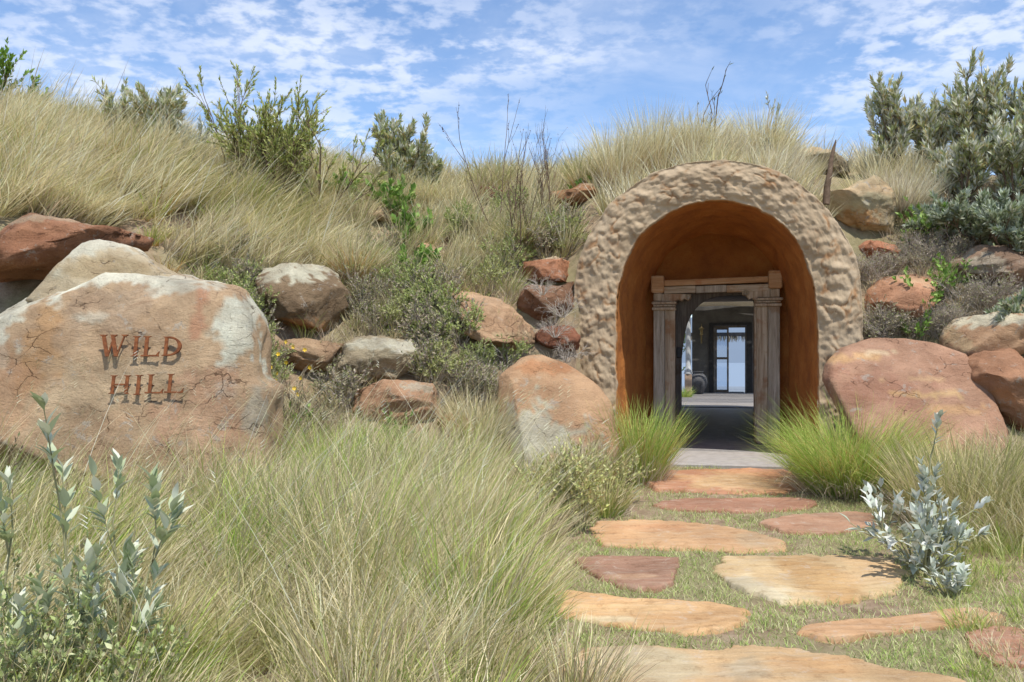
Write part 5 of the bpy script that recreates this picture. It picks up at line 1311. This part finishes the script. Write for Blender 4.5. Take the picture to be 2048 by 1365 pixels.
for i in range(4):
    r_ = shrub('dead_brush', (0, 0, 0), .38, ('bare grey twig tangle', 'grey twig tangle with small olive leaves', 'nearly bare wiry twig tangle', 'grey twig tangle with few brown leaves')[i] + ' between the rocks right of the arch', 'brush', 14, 1.0, 2, 5, (.024, .010), (2, 6, 1, 3)[i], BRU, M_TWIGG, 240 + i, .004, 1.0, .05, main_len=.6, ang=.8)
    r_['group'] = 'dead brush right of the arch'; hp.append(r_)
brush_field(hp, [(1725, 1930, 500, 560), (1725, 1800, 560, 700), (1800, 2060, 600, 690), (1860, 1930, 640, 760), (1700, 1740, 460, 700), (1870, 1960, 430, 520)], 46, 13)
for i, (px, py, d) in enumerate([(1125, 620, 10.2), (1110, 660, 10.1), (1135, 710, 10.1), (1085, 575, 10.3)]):
    r_ = shrub('dead_brush', (*P3(px, py, d)[:2], float(P3(px, py + 10, d)[2])), .35, 'grey leafless twigs hanging between the stacked blocks left of the arch', 'brush', 12, 1.1, 2, 4, (.016, .006), 1, BRU, M_TWIGG, 260 + i, .004, 1.0, -.2, main_len=.5, ang=.8); r_['group'] = 'dead brush left of the arch'
# bare twig shrubs against the sky
shrub('bare_twig_shrub', on(1040, None, 11.6), 1.7, 'tall leafless twiggy shrub against the sky left of the arch', 'shrub', 5, .38, 3, 3, (.02, .010), 2, ((.16, .10, .07),), M_TWIG, 300, .010, .6, .35, main_len=.55, ang=.45, shrink=.55, lean=(-.05, 0))
shrub('bare_twig_shrub', on(1095, None, 12.2), 1.7, 'finer leafless shrub right of the tall bare one', 'shrub', 6, .25, 3, 3, (.02, .008), 2, ((.18, .12, .09),), M_TWIG, 301, .007, .6, .5, main_len=.5, ang=.35, shrink=.55)
shrub('bare_twig_shrub', on(1000, None, 12.0), 1.75, 'leaning wiry stem with dark seed heads', 'shrub', 2, .25, 2, 3, (.03, .016), 3, ((.10, .06, .05),), M_TWIG, 302, .008, .6, .4, main_len=.75, ang=.4, shrink=.4, lean=(-.25, 0))
shrub('forked_twig', on(1415, None, 12.9), 1.45, 'forked bare branch with a few leaves above the arch', 'shrub', 3, .30, 2, 2, (.07, .022), 2, ((.12, .14, .06),), M_TWIG, 303, .014, .9, .2, main_len=.62, ang=.5, shrink=.5)
shrub('silver_bush', on(1535, None, 12.8), 1.05, 'slim silver sprig in the broad cream tussock', 'bush', 2, .12, 1, 4, (.08, .025), 12, SILV, M_TWIG, 304, .008, .8, .4, main_len=.85, ang=.4, shrink=.3)
# charred stick beside the cream boulder
p = P3(1652, 384, 11.2); q = [(0, 0, -.15), (.01, 0, .05), (.045, -.01, .25), (.06, .0, .38), (.095, .01, .52), (.12, 0, .63)]
m = MB(); m.tube(q, [.045, .04, .032, .028, .022, .006], 7); m.tube([q[4], (.115, -.02, .60)], [.014, .004], 5)
o = m.build('charred_stick', M_TWIG, None, True, label='dark charred stick upright between arch and cream boulder', category='stick'); o.location = p
# grasses by the column in the courtyard
g = Grass(); tuft(g, np.zeros(3), 260, .5, .25, .7, .8, (0, 0), 'green', 'green', .012, 4)
o = g.build('grass_tussock', label='yellow-green grass clump by the stone column in the courtyard', category='grass tussock'); x, z = PL(1366, 790, TC1 - 4.2); pp = ORG + RV * x + FV * (TC1 - 4.2); o.location = (pp[0], pp[1], 0)
shrub('courtyard_bush', (float((ORG + RV * -1.75 + FV * 20.6)[0]), float((ORG + RV * -1.75 + FV * 20.6)[1]), 0), 2.6, 'green bush beyond the left side of the tunnel', 'bush', 8, .5, 2, 4, (.09, .035), 14, GRN, M_TWIG, 320, .015, .9, .3)
